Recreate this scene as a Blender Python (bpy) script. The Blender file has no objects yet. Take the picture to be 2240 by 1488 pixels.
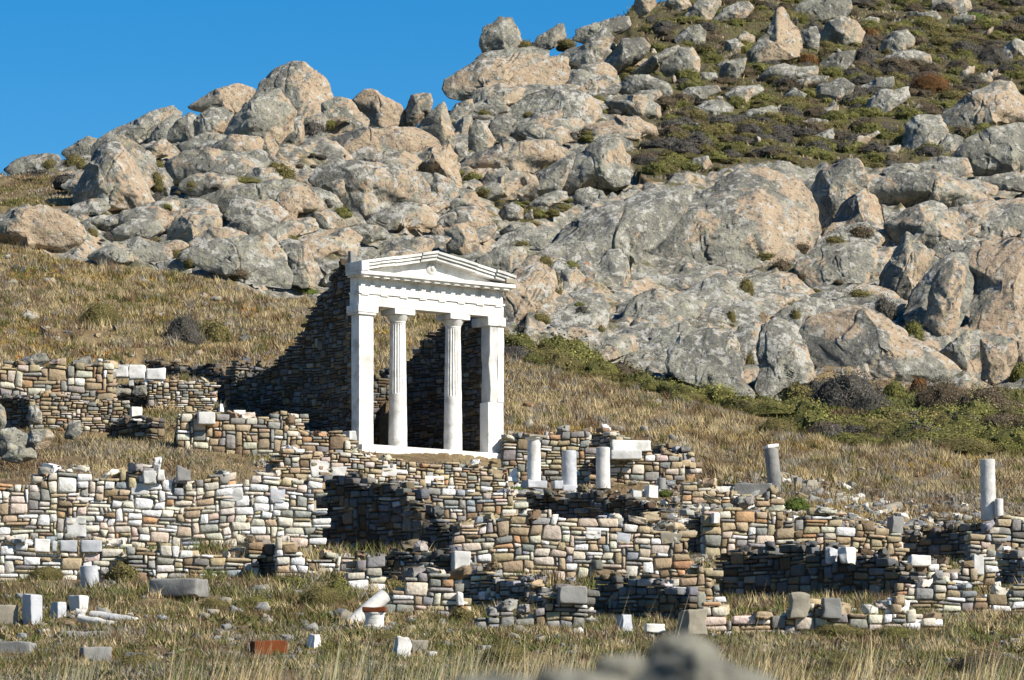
import bpy, bmesh, math, random
import numpy as np
from mathutils import Vector, Matrix

# ---------------------------------------------------------------- camera, sky, sun, exposure
F = 10560.0      # focal length in photo pixels (2240 wide)
HZ = 1928.0      # photo row of the level horizon (level view camera, raised lens)
CX = 1120.0
scene = bpy.context.scene
COL = scene.collection
cam_d = bpy.data.cameras.new('camera')
cam = bpy.data.objects.new('camera', cam_d); COL.objects.link(cam)
cam.location = (0, 0, 0); cam.rotation_euler = (math.radians(90), 0, 0)
cam_d.sensor_width = 36.0; cam_d.lens = 36.0 * F / 2240.0
cam_d.shift_y = (HZ - 744.0) / 2240.0
cam_d.clip_start = 0.5; cam_d.clip_end = 3000
cam_d.dof.use_dof = True; cam_d.dof.focus_distance = 158.0; cam_d.dof.aperture_fstop = 4.5
scene.camera = cam
SUN_EL, SUN_AZ = math.radians(37), math.radians(120)     # azimuth clockwise from +Y
world = bpy.data.worlds.new('World'); scene.world = world; world.use_nodes = True
wn, wl = world.node_tree.nodes, world.node_tree.links
bg = wn['Background']
sky = wn.new('ShaderNodeTexSky'); sky.sky_type = 'NISHITA'; sky.sun_disc = False
sky.sun_elevation = SUN_EL; sky.sun_rotation = SUN_AZ
sky.altitude = 1500; sky.air_density = 1.0; sky.dust_density = 0.0; sky.ozone_density = 3.0
hs = wn.new('ShaderNodeHueSaturation'); hs.inputs['Saturation'].default_value = 1.5; hs.inputs['Value'].default_value = 1.43
hs.inputs['Hue'].default_value = 0.5
wl.new(sky.outputs[0], hs.inputs['Color']); wl.new(hs.outputs[0], bg.inputs['Color'])
bg.inputs['Strength'].default_value = 0.050
sd = Vector((math.sin(SUN_AZ) * math.cos(SUN_EL), math.cos(SUN_AZ) * math.cos(SUN_EL), math.sin(SUN_EL)))
sun_d = bpy.data.lights.new('sun', 'SUN'); sun_d.energy = 5.0; sun_d.angle = math.radians(0.53); sun_d.color = (1.0, 0.93, 0.82)
sun = bpy.data.objects.new('sun', sun_d); COL.objects.link(sun)
sun.rotation_euler = (-sd).to_track_quat('-Z', 'Y').to_euler()
scene.view_settings.view_transform = 'Standard'; scene.view_settings.look = 'None'
scene.view_settings.exposure = 0.75; scene.view_settings.gamma = 1.0
scene.cycles.max_bounces = 6; scene.cycles.diffuse_bounces = 3

# ---------------------------------------------------------------- helpers
rng = np.random.default_rng(7)
random.seed(7)

def hash3(i, j, k):
    h = (i.astype(np.int64) * 374761393 + j.astype(np.int64) * 668265263 + k.astype(np.int64) * 2147483647) & 0xFFFFFFFF
    h = ((h ^ (h >> 13)) * 1274126177) & 0xFFFFFFFF
    h = h ^ (h >> 16)
    return (h & 0xFFFFFF) / float(0xFFFFFF)

def vnoise(p):
    i = np.floor(p); f = p - i; f = f * f * (3 - 2 * f)
    i = i.astype(np.int64)
    r = 0
    for a in (0, 1):
        wa = f[:, 0] if a else 1 - f[:, 0]
        for b in (0, 1):
            wb = f[:, 1] if b else 1 - f[:, 1]
            for c in (0, 1):
                wc = f[:, 2] if c else 1 - f[:, 2]
                r = r + wa * wb * wc * hash3(i[:, 0] + a, i[:, 1] + b, i[:, 2] + c)
    return r * 2 - 1

def fbm(p, octv=4, gain=0.5):
    r = 0; amp = 1.0; q = np.array(p, float)
    for o in range(octv):
        r = r + amp * vnoise(q); q = q * 2.03 + 17.3; amp *= gain
    return r

def mesh_np(name, v, tris=None, quads=None, col=None, smooth=True, attr='col'):
    me = bpy.data.meshes.new(name)
    v = np.ascontiguousarray(v, np.float32)
    loops = []; starts = []; n = 0
    if tris is not None and len(tris):
        t = np.asarray(tris, np.int32); loops.append(t.ravel()); starts.append(n + 3 * np.arange(len(t))); n += t.size
    if quads is not None and len(quads):
        q = np.asarray(quads, np.int32); loops.append(q.ravel()); starts.append(n + 4 * np.arange(len(q))); n += q.size
    loops = np.concatenate(loops).astype(np.int32); starts = np.concatenate(starts).astype(np.int32)
    me.vertices.add(len(v)); me.vertices.foreach_set('co', v.ravel())
    me.loops.add(len(loops)); me.loops.foreach_set('vertex_index', loops)
    me.polygons.add(len(starts)); me.polygons.foreach_set('loop_start', starts)
    me.update(calc_edges=True); me.validate()
    me.polygons.foreach_set('use_smooth', np.full(len(me.polygons), smooth))
    if col is not None:
        a = me.color_attributes.new(attr, 'FLOAT_COLOR', 'POINT')
        c = np.ones((len(v), 4), np.float32); c[:, :col.shape[1]] = col
        a.data.foreach_set('color', c.ravel())
    return me

def link(name, me, mat=None, parent=None, loc=None):
    o = bpy.data.objects.new(name, me); COL.objects.link(o)
    if mat is not None and len(me.materials) == 0: me.materials.append(mat)
    if parent is not None: o.parent = parent
    if loc is not None: o.location = loc
    return o

def tag(o, label, cat, group=None, kind=None):
    o['label'] = label; o['category'] = cat
    if group: o['group'] = group
    if kind: o['kind'] = kind
    return o

def empty(name, loc):
    o = bpy.data.objects.new(name, None); COL.objects.link(o); o.location = loc; o.empty_display_size = 0.3
    return o

# ---------------------------------------------------------------- terrain profile: ground row for each photo column and distance
YS = [90, 100, 106, 115, 124, 132, 140, 148, 155, 161, 168, 176, 188, 202, 220, 240, 262, 285, 310, 340, 380, 420]
TAB = {
 0:    [1552, 1520, 1475, 1395, 1305, 1235, 1080, 985, 925, 870, 795, 735, 640, 550, 455, 385, 395, 480, 560, 640, 700, 760],
 280:  [1552, 1520, 1475, 1395, 1300, 1232, 1085, 985, 940, 885, 820, 755, 660, 565, 450, 340, 310, 390, 480, 560, 650, 720],
 560:  [1552, 1520, 1475, 1390, 1300, 1225, 1100, 1015, 965, 930, 875, 790, 690, 590, 460, 325, 250, 300, 420, 540, 640, 700],
 700:  [1552, 1520, 1475, 1390, 1300, 1230, 1140, 1055, 1005, 965, 890, 800, 710, 615, 490, 345, 250, 270, 390, 520, 620, 700],
 840:  [1552, 1520, 1475, 1392, 1310, 1240, 1165, 1085, 1040, 1000, 880, 810, 730, 640, 530, 400, 305, 285, 390, 510, 600, 690],
 980:  [1552, 1520, 1475, 1396, 1318, 1248, 1172, 1095, 1055, 1010, 915, 850, 765, 660, 555, 440, 340, 255, 235, 370, 510, 600],
 1120: [1552, 1520, 1478, 1400, 1325, 1255, 1180, 1105, 1062, 1030, 945, 890, 800, 690, 580, 470, 360, 250, 138, 160, 330, 450],
 1280: [1552, 1520, 1478, 1400, 1330, 1260, 1182, 1108, 1062, 1028, 950, 900, 830, 740, 610, 490, 380, 260, 150, 95, 190, 350],
 1400: [1552, 1520, 1478, 1400, 1335, 1265, 1185, 1110, 1062, 1018, 968, 915, 855, 775, 650, 510, 390, 275, 150, 24, 10, 160],
 1680: [1552, 1520, 1478, 1402, 1340, 1270, 1195, 1115, 1068, 1025, 988, 948, 898, 810, 680, 540, 395, 290, 180, 60, -50, -60],
 2000: [1552, 1520, 1480, 1405, 1345, 1278, 1212, 1150, 1100, 1050, 1005, 960, 905, 830, 690, 550, 420, 310, 200, 90, -30, -90],
 2240: [1552, 1520, 1480, 1405, 1350, 1285, 1220, 1160, 1112, 1068, 1018, 972, 908, 830, 695, 550, 430, 320, 215, 110, 0, -90],
}
PXK = np.array(sorted(TAB), float)
YG = np.arange(2.0, 424.0, 1.0)
def _col(vals):
    ys = [0, 8, 13, 16, 30, 60] + YS
    zs = [-1.65, -0.15, 0.40, 0.54, 1.08, 2.2] + [y * (HZ - p) / F for y, p in zip(YS, vals)]
    z = np.interp(YG, ys, zs)
    k = np.exp(-0.5 * (np.arange(-8, 9) / 2.6) ** 2); k /= k.sum()
    return np.convolve(np.pad(z, 8, mode='edge'), k, mode='valid')
ZT = np.array([_col(TAB[int(p)]) for p in PXK])      # columns x distance

TH = math.radians(38)
UX, UY = math.cos(TH), math.sin(TH)
TP = np.array([(785 - CX) / F * 160.0, 160.0, (HZ - 988) / F * 160.0])   # front left foot of the temple
def to_uv(x, y):
    dx, dy = x - TP[0], y - TP[1]
    return dx * UX + dy * UY, -dx * UY + dy * UX

def base_z(x, y):
    x = np.asarray(x, float); y = np.asarray(y, float)
    px = np.clip(CX + F * x / np.maximum(y, 0.5), PXK[0], PXK[-1])
    fy = np.clip((y - YG[0]), 0, len(YG) - 1.001); iy = fy.astype(int); wy = fy - iy
    ic = np.clip(np.searchsorted(PXK, px, side='right') - 1, 0, len(PXK) - 2)
    t = (px - PXK[ic]) / (PXK[ic + 1] - PXK[ic]); t = t * t * (3 - 2 * t)
    za = ZT[ic, iy] * (1 - wy) + ZT[ic, iy + 1] * wy
    zb = ZT[ic + 1, iy] * (1 - wy) + ZT[ic + 1, iy + 1] * wy
    return za * (1 - t) + zb * t

def in_poly(px, py, poly):
    inside = np.zeros(np.shape(px), bool); n = len(poly)
    for i in range(n):
        x1, y1 = poly[i]; x2, y2 = poly[(i + 1) % n]
        if y1 == y2: continue
        c = ((y1 > py) != (y2 > py)) & (px < (x2 - x1) * (py - y1) / (y2 - y1) + x1)
        inside ^= c
    return inside
# ground cover regions, listed as seen in the photograph and applied to the ground where it lies
ROCKY = [(-900, 340), (-900, 560), (0, 530), (200, 575), (420, 600), (600, 640), (730, 640), (830, 560), (1000, 560), (1110, 720),
         (1150, 760), (1320, 780), (1500, 860), (1690, 890), (1800, 830), (2110, 850), (3200, 840), (3200, 340),
         (2240, 360), (1960, 350), (1640, 355), (1420, 410), (1360, 330), (1460, 240), (1420, 180), (1700, 190), (1500, 60), (1420, -60), (900, -200), (-900, -200)]
EARTH = [(-900, 392), (0, 392), (60, 384), (140, 392), (165, 440), (150, 462), (0, 458), (-900, 470)]
SLABS = [(1140, 740), (1190, 600), (1260, 480), (1420, 415), (1640, 370), (1800, 370), (1900, 420), (1960, 560), (1900, 700), (2080, 800), (1700, 860), (1500, 850), (1320, 775)]
SCRUB = [(1180, 60), (1420, -300), (3400, -400), (3400, 350), (2240, 350), (1960, 360), (1640, 360), (1440, 400), (1350, 350), (1420, 200), (1350, 120)]
MATS = [(1100, 745), (1320, 790), (1500, 865), (1690, 895), (1800, 860), (2110, 860), (2240, 850), (2900, 860), (2900, 1010), (2200, 1010), (1950, 985), (1780, 960), (1600, 900), (1350, 830), (1120, 780)]

def ground_z(x, y):
    x = np.asarray(x, float); y = np.asarray(y, float)
    z = base_z(x, y)
    sh = np.shape(z); xr, yr, zr = np.ravel(x), np.ravel(y), np.ravel(z).copy()
    px = CX + F * xr / np.maximum(yr, 1); py = HZ - F * zr / np.maximum(yr, 1)
    rk = (in_poly(px, py, ROCKY) & ~in_poly(px, py, EARTH)).astype(float) * (yr > 170)
    p = np.stack([xr, yr, np.zeros_like(xr)], 1)
    amp = np.clip((yr - 30) / 80, 0.15, 1)
    zr += amp * (0.22 * fbm(p * 0.22, 3) + 0.07 * fbm(p * 1.1 + 5, 3))
    b = 1 - np.abs(fbm(p * np.array([0.30, 0.22, 1]) + 9.0, 4)) * 1.2
    zr += rk * (0.7 * (b - 0.85) + 0.28 * (0.3 - np.abs(fbm(p * 0.9 + 3, 3))) + 0.13 * fbm(p * 2.3, 3))
    zr += .45 * (in_poly(px, py, SLABS) & (yr > 175))
    u, v = to_uv(xr, yr)
    flat = (u > -0.05) & (u < 6.15) & (v > -0.35) & (v < 7.6)
    zr = np.where(flat, np.minimum(zr, TP[2] + 0.12), zr)
    pod = (u > -1.2) & (u < 7) & (v <= -0.35) & (v > -6)
    zr = np.where(pod, np.minimum(zr, TP[2] - 0.1), zr)
    for c0, A, N, L, wd, fz in CARVE:       # level floors dug in front of the ruined walls
        dx, dy = xr - c0[0], yr - c0[1]
        t = dx * A[0] + dy * A[1]; w = dx * N[0] + dy * N[1]
        out = np.maximum(np.maximum(-.3 - t, t - L - .3), np.maximum(-.35 - w, w - wd))
        zr = np.minimum(zr, fz + .05 * np.maximum(w, 0) * 0 + np.maximum(out, 0) * 1.1 + np.where(out > 1.2, 1e3, 0))
    return zr.reshape(sh)

def gz(x, y): return float(ground_z(np.array([x]), np.array([y]))[0])
_Yr = np.arange(60, 420, 0.25)
def hit(px, py, smooth=True):
    """nearest ground point seen at photo pixel (px, py)"""
    xs = (px - CX) / F * _Yr
    z = base_z(xs, _Yr)
    row = HZ - F * z / _Yr
    k = np.nonzero(row <= py)[0]
    Y = _Yr[k[0]] if len(k) else 400.0
    return (px - CX) / F * Y, Y, (HZ - py) / F * Y

def P(px, py, Y): return np.array([(px - CX) / F * Y, Y, (HZ - py) / F * Y])
# ---------------------------------------------------------------- the ruined walls (listed first: the floors before them are dug level)
WALLS = []; CARVE = []
def W(label, base, px1, kind, top, pal='mixed', size=1.0, **kw):
    WALLS.append(((label, base, px1, kind, top, pal, size), kw))
    P0 = np.array(hit(*base)); a = math.radians(kw.get('ang') or (14 if kind == 'f' else 38))
    dx, dy = (math.cos(a), math.sin(a)) if kind == 'f' else (-math.sin(a), math.cos(a))
    k = (px1 - CX) / F; L = (k * P0[1] - P0[0]) / (dx - k * dy)
    A = np.array([dx, dy]) * (1 if L > 0 else -1); L = abs(L); N = np.array([A[1], -A[0]])
    if N @ P0[:2] > 0: N = -N
    CARVE.append((P0[:2], A, N, L, kw.get('cut', 1.6 if kind == 'f' else 3.0), P0[2]))
# ---------------------------------------------------------------- ruined walls on the terraces
W('long pale terrace wall of cream and white blocks at the lower left', (-30, 1205), 700, 'f', [(-30,1040),(0,1045),(60,1040),(110,1035),(150,1030),(240,1034),(310,1030),(345,1032),(360,1042),(385,1030),(410,1048),(500,1045),(560,1043),(625,1040),(700,1045)], 'white', 1.12, ang=9)
W('low white wall under the row of cut blocks at the lower left', (-30, 1268), 292, 'f', [(-30,1203),(0,1202),(120,1200),(230,1202),(292,1206)], 'white', 1.25, ang=5)
W('low broken wall of tan and white blocks left of centre', (285, 1262), 560, 'f', [(285,1210),(310,1204),(330,1198),(400,1196),(470,1194),(520,1197),(545,1186),(560,1190)], 'mixed', 1.15, ang=9)
W('low rubble wall with a dark niche at its left end, left of centre', (612, 1262), 772, 'f', [(612,1196),(630,1188),(650,1204),(690,1208),(730,1212),(772,1218)], 'white', 1.0, ang=9)
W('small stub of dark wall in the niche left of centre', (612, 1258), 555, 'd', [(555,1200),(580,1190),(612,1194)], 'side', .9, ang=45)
W('terrace wall of thin tan courses directly beneath the temple', (600, 1070), 1108, 'f', [(600,1010),(625,993),(650,990),(700,986),(790,1000),(950,1010),(1108,1022)], 'tan', .85, ang=20)
W('pale ashlar stretch of terrace wall left of the temple', (595, 1000), 785, 'f', [(595,962),(620,955),(680,958),(785,975)], 'tan', .8, ang=20)
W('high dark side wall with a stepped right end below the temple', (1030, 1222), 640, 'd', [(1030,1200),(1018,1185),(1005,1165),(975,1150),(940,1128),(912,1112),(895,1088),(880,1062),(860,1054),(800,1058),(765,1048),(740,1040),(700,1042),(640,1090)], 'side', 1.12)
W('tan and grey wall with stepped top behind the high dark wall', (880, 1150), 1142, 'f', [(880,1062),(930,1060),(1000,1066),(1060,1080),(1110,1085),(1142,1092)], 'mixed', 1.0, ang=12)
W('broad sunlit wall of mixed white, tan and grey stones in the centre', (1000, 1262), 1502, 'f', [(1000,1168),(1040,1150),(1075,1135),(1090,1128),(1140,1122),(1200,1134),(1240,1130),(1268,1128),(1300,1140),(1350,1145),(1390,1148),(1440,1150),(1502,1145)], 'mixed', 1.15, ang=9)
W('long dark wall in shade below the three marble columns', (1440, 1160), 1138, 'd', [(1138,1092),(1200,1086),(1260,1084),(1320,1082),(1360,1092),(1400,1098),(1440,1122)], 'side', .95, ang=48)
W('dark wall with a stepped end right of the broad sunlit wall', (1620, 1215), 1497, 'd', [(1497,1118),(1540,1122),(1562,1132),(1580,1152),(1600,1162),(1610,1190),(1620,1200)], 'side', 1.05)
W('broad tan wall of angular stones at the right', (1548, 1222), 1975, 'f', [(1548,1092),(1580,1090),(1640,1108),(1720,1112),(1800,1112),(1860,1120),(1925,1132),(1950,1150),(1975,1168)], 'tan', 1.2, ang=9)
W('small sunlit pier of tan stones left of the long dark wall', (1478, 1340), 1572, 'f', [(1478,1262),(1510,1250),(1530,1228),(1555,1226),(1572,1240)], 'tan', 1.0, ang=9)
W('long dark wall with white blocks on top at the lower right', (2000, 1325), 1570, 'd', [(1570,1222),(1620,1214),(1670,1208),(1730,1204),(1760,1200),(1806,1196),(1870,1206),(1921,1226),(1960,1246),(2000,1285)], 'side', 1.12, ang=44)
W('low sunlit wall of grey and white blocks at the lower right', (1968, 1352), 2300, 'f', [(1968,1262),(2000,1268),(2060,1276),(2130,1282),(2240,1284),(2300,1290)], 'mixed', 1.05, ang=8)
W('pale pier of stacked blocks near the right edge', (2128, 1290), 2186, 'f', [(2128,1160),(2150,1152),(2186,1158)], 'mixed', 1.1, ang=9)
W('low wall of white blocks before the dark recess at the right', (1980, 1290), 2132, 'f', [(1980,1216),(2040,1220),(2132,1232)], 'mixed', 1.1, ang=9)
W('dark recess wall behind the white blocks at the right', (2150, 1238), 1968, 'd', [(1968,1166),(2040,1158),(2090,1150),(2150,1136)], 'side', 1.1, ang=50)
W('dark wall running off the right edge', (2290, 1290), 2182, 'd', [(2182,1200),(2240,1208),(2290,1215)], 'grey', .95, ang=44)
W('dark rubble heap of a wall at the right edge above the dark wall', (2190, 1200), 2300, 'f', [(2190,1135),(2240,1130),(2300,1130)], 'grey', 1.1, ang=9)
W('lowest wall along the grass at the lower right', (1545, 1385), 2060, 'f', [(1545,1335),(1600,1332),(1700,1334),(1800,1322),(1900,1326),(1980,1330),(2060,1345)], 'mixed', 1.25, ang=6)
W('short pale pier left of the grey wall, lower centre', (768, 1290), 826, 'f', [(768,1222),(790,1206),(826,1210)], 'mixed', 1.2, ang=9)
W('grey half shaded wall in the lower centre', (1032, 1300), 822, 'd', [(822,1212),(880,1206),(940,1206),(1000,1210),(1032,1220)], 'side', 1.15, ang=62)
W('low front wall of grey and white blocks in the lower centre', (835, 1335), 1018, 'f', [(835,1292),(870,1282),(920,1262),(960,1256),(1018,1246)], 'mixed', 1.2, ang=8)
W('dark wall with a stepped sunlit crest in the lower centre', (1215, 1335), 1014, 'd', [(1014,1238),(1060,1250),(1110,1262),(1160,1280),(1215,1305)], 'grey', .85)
W('shade-darkened wall behind the stepped crest, lower centre', (1300, 1268), 1025, 'd', [(1025,1222),(1100,1212),(1190,1196),(1215,1200),(1260,1212),(1300,1225)], 'side', 1.15, ang=50)
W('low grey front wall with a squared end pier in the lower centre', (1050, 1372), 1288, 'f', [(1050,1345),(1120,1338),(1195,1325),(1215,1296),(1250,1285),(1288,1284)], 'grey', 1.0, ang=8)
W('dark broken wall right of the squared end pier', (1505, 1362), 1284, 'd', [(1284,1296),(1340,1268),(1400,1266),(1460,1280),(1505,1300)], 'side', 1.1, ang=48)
W('upper left terrace wall with brown stones and a boulder', (-40, 900), 250, 'f', [(-40,795),(0,798),(40,785),(100,786),(180,792),(215,788),(250,815)], 'tan', 1.25, ang=9)
W('thin coursed tan wall below the upper left terrace', (70, 935), 275, 'f', [(70,862),(150,868),(210,872),(275,880)], 'tan', .75, ang=9)
W('tan stub wall beside the tall cella wall', (330, 892), 470, 'f', [(330,838),(400,834),(470,832)], 'tan', .75, ang=9)
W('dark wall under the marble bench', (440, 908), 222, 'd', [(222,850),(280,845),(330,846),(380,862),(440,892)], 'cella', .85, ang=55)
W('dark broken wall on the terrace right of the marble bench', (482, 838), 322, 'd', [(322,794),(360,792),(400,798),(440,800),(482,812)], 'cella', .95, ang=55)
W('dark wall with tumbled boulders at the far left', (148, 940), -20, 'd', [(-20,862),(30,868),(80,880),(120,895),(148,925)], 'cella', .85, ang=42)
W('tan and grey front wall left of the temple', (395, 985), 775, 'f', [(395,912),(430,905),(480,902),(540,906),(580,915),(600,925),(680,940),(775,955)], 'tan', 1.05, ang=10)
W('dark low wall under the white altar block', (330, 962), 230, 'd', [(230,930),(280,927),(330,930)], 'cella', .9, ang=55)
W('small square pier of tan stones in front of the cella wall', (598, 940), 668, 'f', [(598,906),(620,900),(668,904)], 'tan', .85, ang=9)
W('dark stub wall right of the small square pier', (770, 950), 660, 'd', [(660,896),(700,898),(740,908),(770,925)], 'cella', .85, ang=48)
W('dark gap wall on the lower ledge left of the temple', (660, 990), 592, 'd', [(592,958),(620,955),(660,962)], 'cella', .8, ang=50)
W('ochre rubble wall behind the three marble columns', (1106, 1060), 1295, 'f', [(1106,958),(1150,950),(1200,948),(1250,950),(1295,954)], 'tan', 1.0, ang=9)
W('narrow dark wall between the ochre walls', (1345, 1056), 1290, 'd', [(1290,948),(1310,945),(1345,960)], 'grey', .9, ang=40)
W('tan wall under the white lintel', (1333, 1062), 1500, 'f', [(1333,984),(1420,984),(1460,990),(1500,1002)], 'tan', 1.0, ang=9)
W('dark sloping stub wall right of the white lintel', (1505, 1050), 1428, 'd', [(1428,972),(1465,978),(1505,1000)], 'grey', .9, ang=45)
W('thin dark slab courses right of the temple base', (1104, 1000), 1160, 'f', [(1104,955),(1130,952),(1160,958)], 'grey', .6, ang=9)
W('low tumbled rubble wall behind the dark stepped wall', (1500, 1100), 1720, 'f', [(1500,1050),(1560,1062),(1620,1070),(1720,1085)], 'tan', 1.0, ang=9)
# ---------------------------------------------------------------- materials
def new_mat(name, rough=0.9):
    m = bpy.data.materials.new(name); m.use_nodes = True
    nt = m.node_tree; b = nt.nodes['Principled BSDF']
    b.inputs['Roughness'].default_value = rough
    b.inputs['Specular IOR Level'].default_value = 0.2
    return m, nt, b
class NT:
    def __init__(s, nt): s.nt = nt; s.n = nt.nodes; s.l = nt.links; s.pos = None
    def P(s):
        if s.pos is None: s.pos = s.n.new('ShaderNodeNewGeometry')
        return s.pos.outputs['Position']
    def noise(s, scale, detail=4, rough=0.55, vec=None, dist=0.0):
        t = s.n.new('ShaderNodeTexNoise'); t.inputs['Scale'].default_value = scale; t.inputs['Detail'].default_value = detail
        t.inputs['Roughness'].default_value = rough; t.inputs['Distortion'].default_value = dist
        s.l.new(vec if vec is not None else s.P(), t.inputs['Vector']); return t.outputs['Fac']
    def ramp(s, fac, a, b, va=0.0, vb=1.0):
        r = s.n.new('ShaderNodeMapRange'); r.interpolation_type = 'SMOOTHSTEP'
        r.inputs['From Min'].default_value = a; r.inputs['From Max'].default_value = b
        r.inputs['To Min'].default_value = va; r.inputs['To Max'].default_value = vb
        s.l.new(fac, r.inputs['Value']); return r.outputs[0]
    def math(s, op, a, b):
        m = s.n.new('ShaderNodeMath'); m.operation = op
        for i, q in enumerate((a, b)):
            if isinstance(q, (int, float)): m.inputs[i].default_value = q
            else: s.l.new(q, m.inputs[i])
        return m.outputs[0]
    def mix(s, fac, a, b, mode='MIX'):
        m = s.n.new('ShaderNodeMix'); m.data_type = 'RGBA'; m.blend_type = mode
        if isinstance(fac, (int, float)): m.inputs[0].default_value = fac
        else: s.l.new(fac, m.inputs[0])
        for i, q in ((6, a), (7, b)):
            if isinstance(q, tuple): m.inputs[i].default_value = (*q, 1)
            else: s.l.new(q, m.inputs[i])
        return m.outputs[2]
    def bump(s, h, strength, dist, bsdf, prev=None):
        b = s.n.new('ShaderNodeBump'); b.inputs['Strength'].default_value = strength; b.inputs['Distance'].default_value = dist
        s.l.new(h, b.inputs['Height'])
        if prev is not None: s.l.new(prev, b.inputs['Normal'])
        s.l.new(b.outputs[0], bsdf.inputs['Normal']); return b.outputs[0]
    def attr(s, name):
        a = s.n.new('ShaderNodeAttribute'); a.attribute_name = name; return a

def granite_color(g, warm, pale, orange):
    """weathered granite: grey crust, pale and dark lichen, warm stone, orange lichen. warm/pale/orange are sockets or numbers"""
    c = g.mix(g.ramp(g.noise(0.7, 6, 0.6), 0.35, 0.65), (0.19, 0.186, 0.162), (0.335, 0.322, 0.262))
    c = g.mix(g.ramp(g.noise(0.22, 5, 0.6, dist=0.8), 0.50, 0.58, 0, 0.62), c, (0.125, 0.122, 0.110))
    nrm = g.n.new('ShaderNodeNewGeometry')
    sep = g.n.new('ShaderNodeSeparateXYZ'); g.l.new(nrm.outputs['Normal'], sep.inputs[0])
    # warm tone spreads further on faces turned to the right
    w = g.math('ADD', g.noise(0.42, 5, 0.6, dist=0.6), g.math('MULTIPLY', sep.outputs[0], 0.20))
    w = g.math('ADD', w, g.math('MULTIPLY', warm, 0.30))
    tone = g.mix(g.noise(1.1, 4), (0.44, 0.30, 0.195), (0.49, 0.395, 0.275))
    c = g.mix(g.ramp(w, 0.635, 0.73, 0, 0.85), c, tone)
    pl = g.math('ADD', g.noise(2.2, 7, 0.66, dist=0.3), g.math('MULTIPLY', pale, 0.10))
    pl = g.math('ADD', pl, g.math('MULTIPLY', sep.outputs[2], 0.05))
    c = g.mix(g.ramp(pl, 0.60, 0.655, 0, 0.8), c, (0.50, 0.485, 0.44))
    c = g.mix(g.ramp(g.noise(3.6, 6, 0.66), 0.565, 0.615, 0, 0.6), c, (0.38, 0.365, 0.24))
    c = g.mix(g.ramp(g.noise(1.5, 7, 0.7, dist=0.4), 0.57, 0.63, 0, 0.72), c, (0.125, 0.123, 0.118))
    c = g.mix(g.ramp(g.noise(4.6, 7, 0.72), 0.555, 0.61, 0, 0.82), c, (0.07, 0.07, 0.066))
    o = g.math('ADD', g.noise(1.0, 6, 0.7), g.math('MULTIPLY', orange, 0.2))
    c = g.mix(g.ramp(o, 0.74, 0.79, 0, 0.85), c, (0.46, 0.17, 0.035))
    return c
def granite_bump(g, b):
    v = g.n.new('ShaderNodeTexVoronoi'); v.feature = 'DISTANCE_TO_EDGE'; v.inputs['Scale'].default_value = 0.55
    w = g.n.new('ShaderNodeVectorMath'); w.operation = 'ADD'
    nz = g.n.new('ShaderNodeTexNoise'); nz.inputs['Scale'].default_value = 0.8; nz.inputs['Detail'].default_value = 4
    g.l.new(g.P(), nz.inputs['Vector'])
    sc = g.n.new('ShaderNodeVectorMath'); sc.operation = 'SCALE'; sc.inputs[3].default_value = 1.4
    g.l.new(nz.outputs['Color'], sc.inputs[0]); g.l.new(g.P(), w.inputs[0]); g.l.new(sc.outputs[0], w.inputs[1]); g.l.new(w.outputs[0], v.inputs['Vector'])
    cr = g.ramp(v.outputs['Distance'], 0.0, 0.035)
    p = g.bump(g.noise(0.9, 8, 0.66), 0.8, 0.45, b)
    p = g.bump(g.noise(5.0, 6, 0.65), 0.6, 0.10, b, p)
    g.bump(cr, 0.22, 0.08, b, p)
    return cr
def make_granite():
    m, nt, b = new_mat('granite'); g = NT(nt)
    oi = g.n.new('ShaderNodeObjectInfo'); sp = g.n.new('ShaderNodeSeparateColor'); g.l.new(oi.outputs['Color'], sp.inputs[0])
    c = granite_color(g, sp.outputs[0], sp.outputs[1], sp.outputs[2])
    cr = granite_bump(g, b)
    c = g.mix(g.ramp(cr, 0.0, 1.0, 0.22, 0.0), c, (0.07, 0.065, 0.055))
    c = g.mix(1.0, c, (.80, .80, .79), 'MULTIPLY')
    nt.links.new(c, b.inputs['Base Color']); return m
GRANITE = make_granite()

def make_ground():
    m, nt, b = new_mat('hillside_ground', 1.0); g = NT(nt)
    mask = g.attr('mask'); sp = g.n.new('ShaderNodeSeparateColor'); g.l.new(mask.outputs['Color'], sp.inputs[0])
    soil = g.mix(g.ramp(g.noise(0.5, 6, 0.65), 0.35, 0.65), (0.15, 0.10, 0.055), (0.30, 0.225, 0.12))
    soil = g.mix(g.ramp(g.noise(0.9, 5, 0.6), 0.55, 0.68, 0, 0.7), soil, (0.13, 0.12, 0.04))
    soil = g.mix(g.ramp(g.noise(4, 6, 0.7), 0.55, 0.7, 0, 0.6), soil, (0.36, 0.28, 0.16))
    scr = g.mix(g.ramp(g.noise(0.6, 5, 0.6), 0.4, 0.6), (0.10, 0.08, 0.045), (0.11, 0.10, 0.04))
    scr = g.mix(g.ramp(g.noise(2.2, 5, 0.65), 0.52, 0.64, 0, 0.7), scr, (0.20, 0.155, 0.08))
    scr = g.mix(g.ramp(g.noise(1.5, 5, 0.65), 0.56, 0.66, 0, 0.8), scr, (0.075, 0.07, 0.065))
    rock = granite_color(g, 0.35, 0.25, 0.15)
    rock = g.mix(g.ramp(g.noise(0.6, 6, 0.65), 0.54, 0.62, 0, 0.85), rock, scr)
    c = g.mix(sp.outputs[0], soil, rock); c = g.mix(sp.outputs[1], c, scr)
    c = g.mix(1.0, c, (.80, .80, .79), 'MULTIPLY')
    nt.links.new(c, b.inputs['Base Color'])
    p = g.bump(g.noise(1.2, 8, 0.65), 0.8, 0.4, b)
    g.bump(g.noise(7, 5, 0.65), 0.7, 0.08, b, p)
    return m

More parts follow.
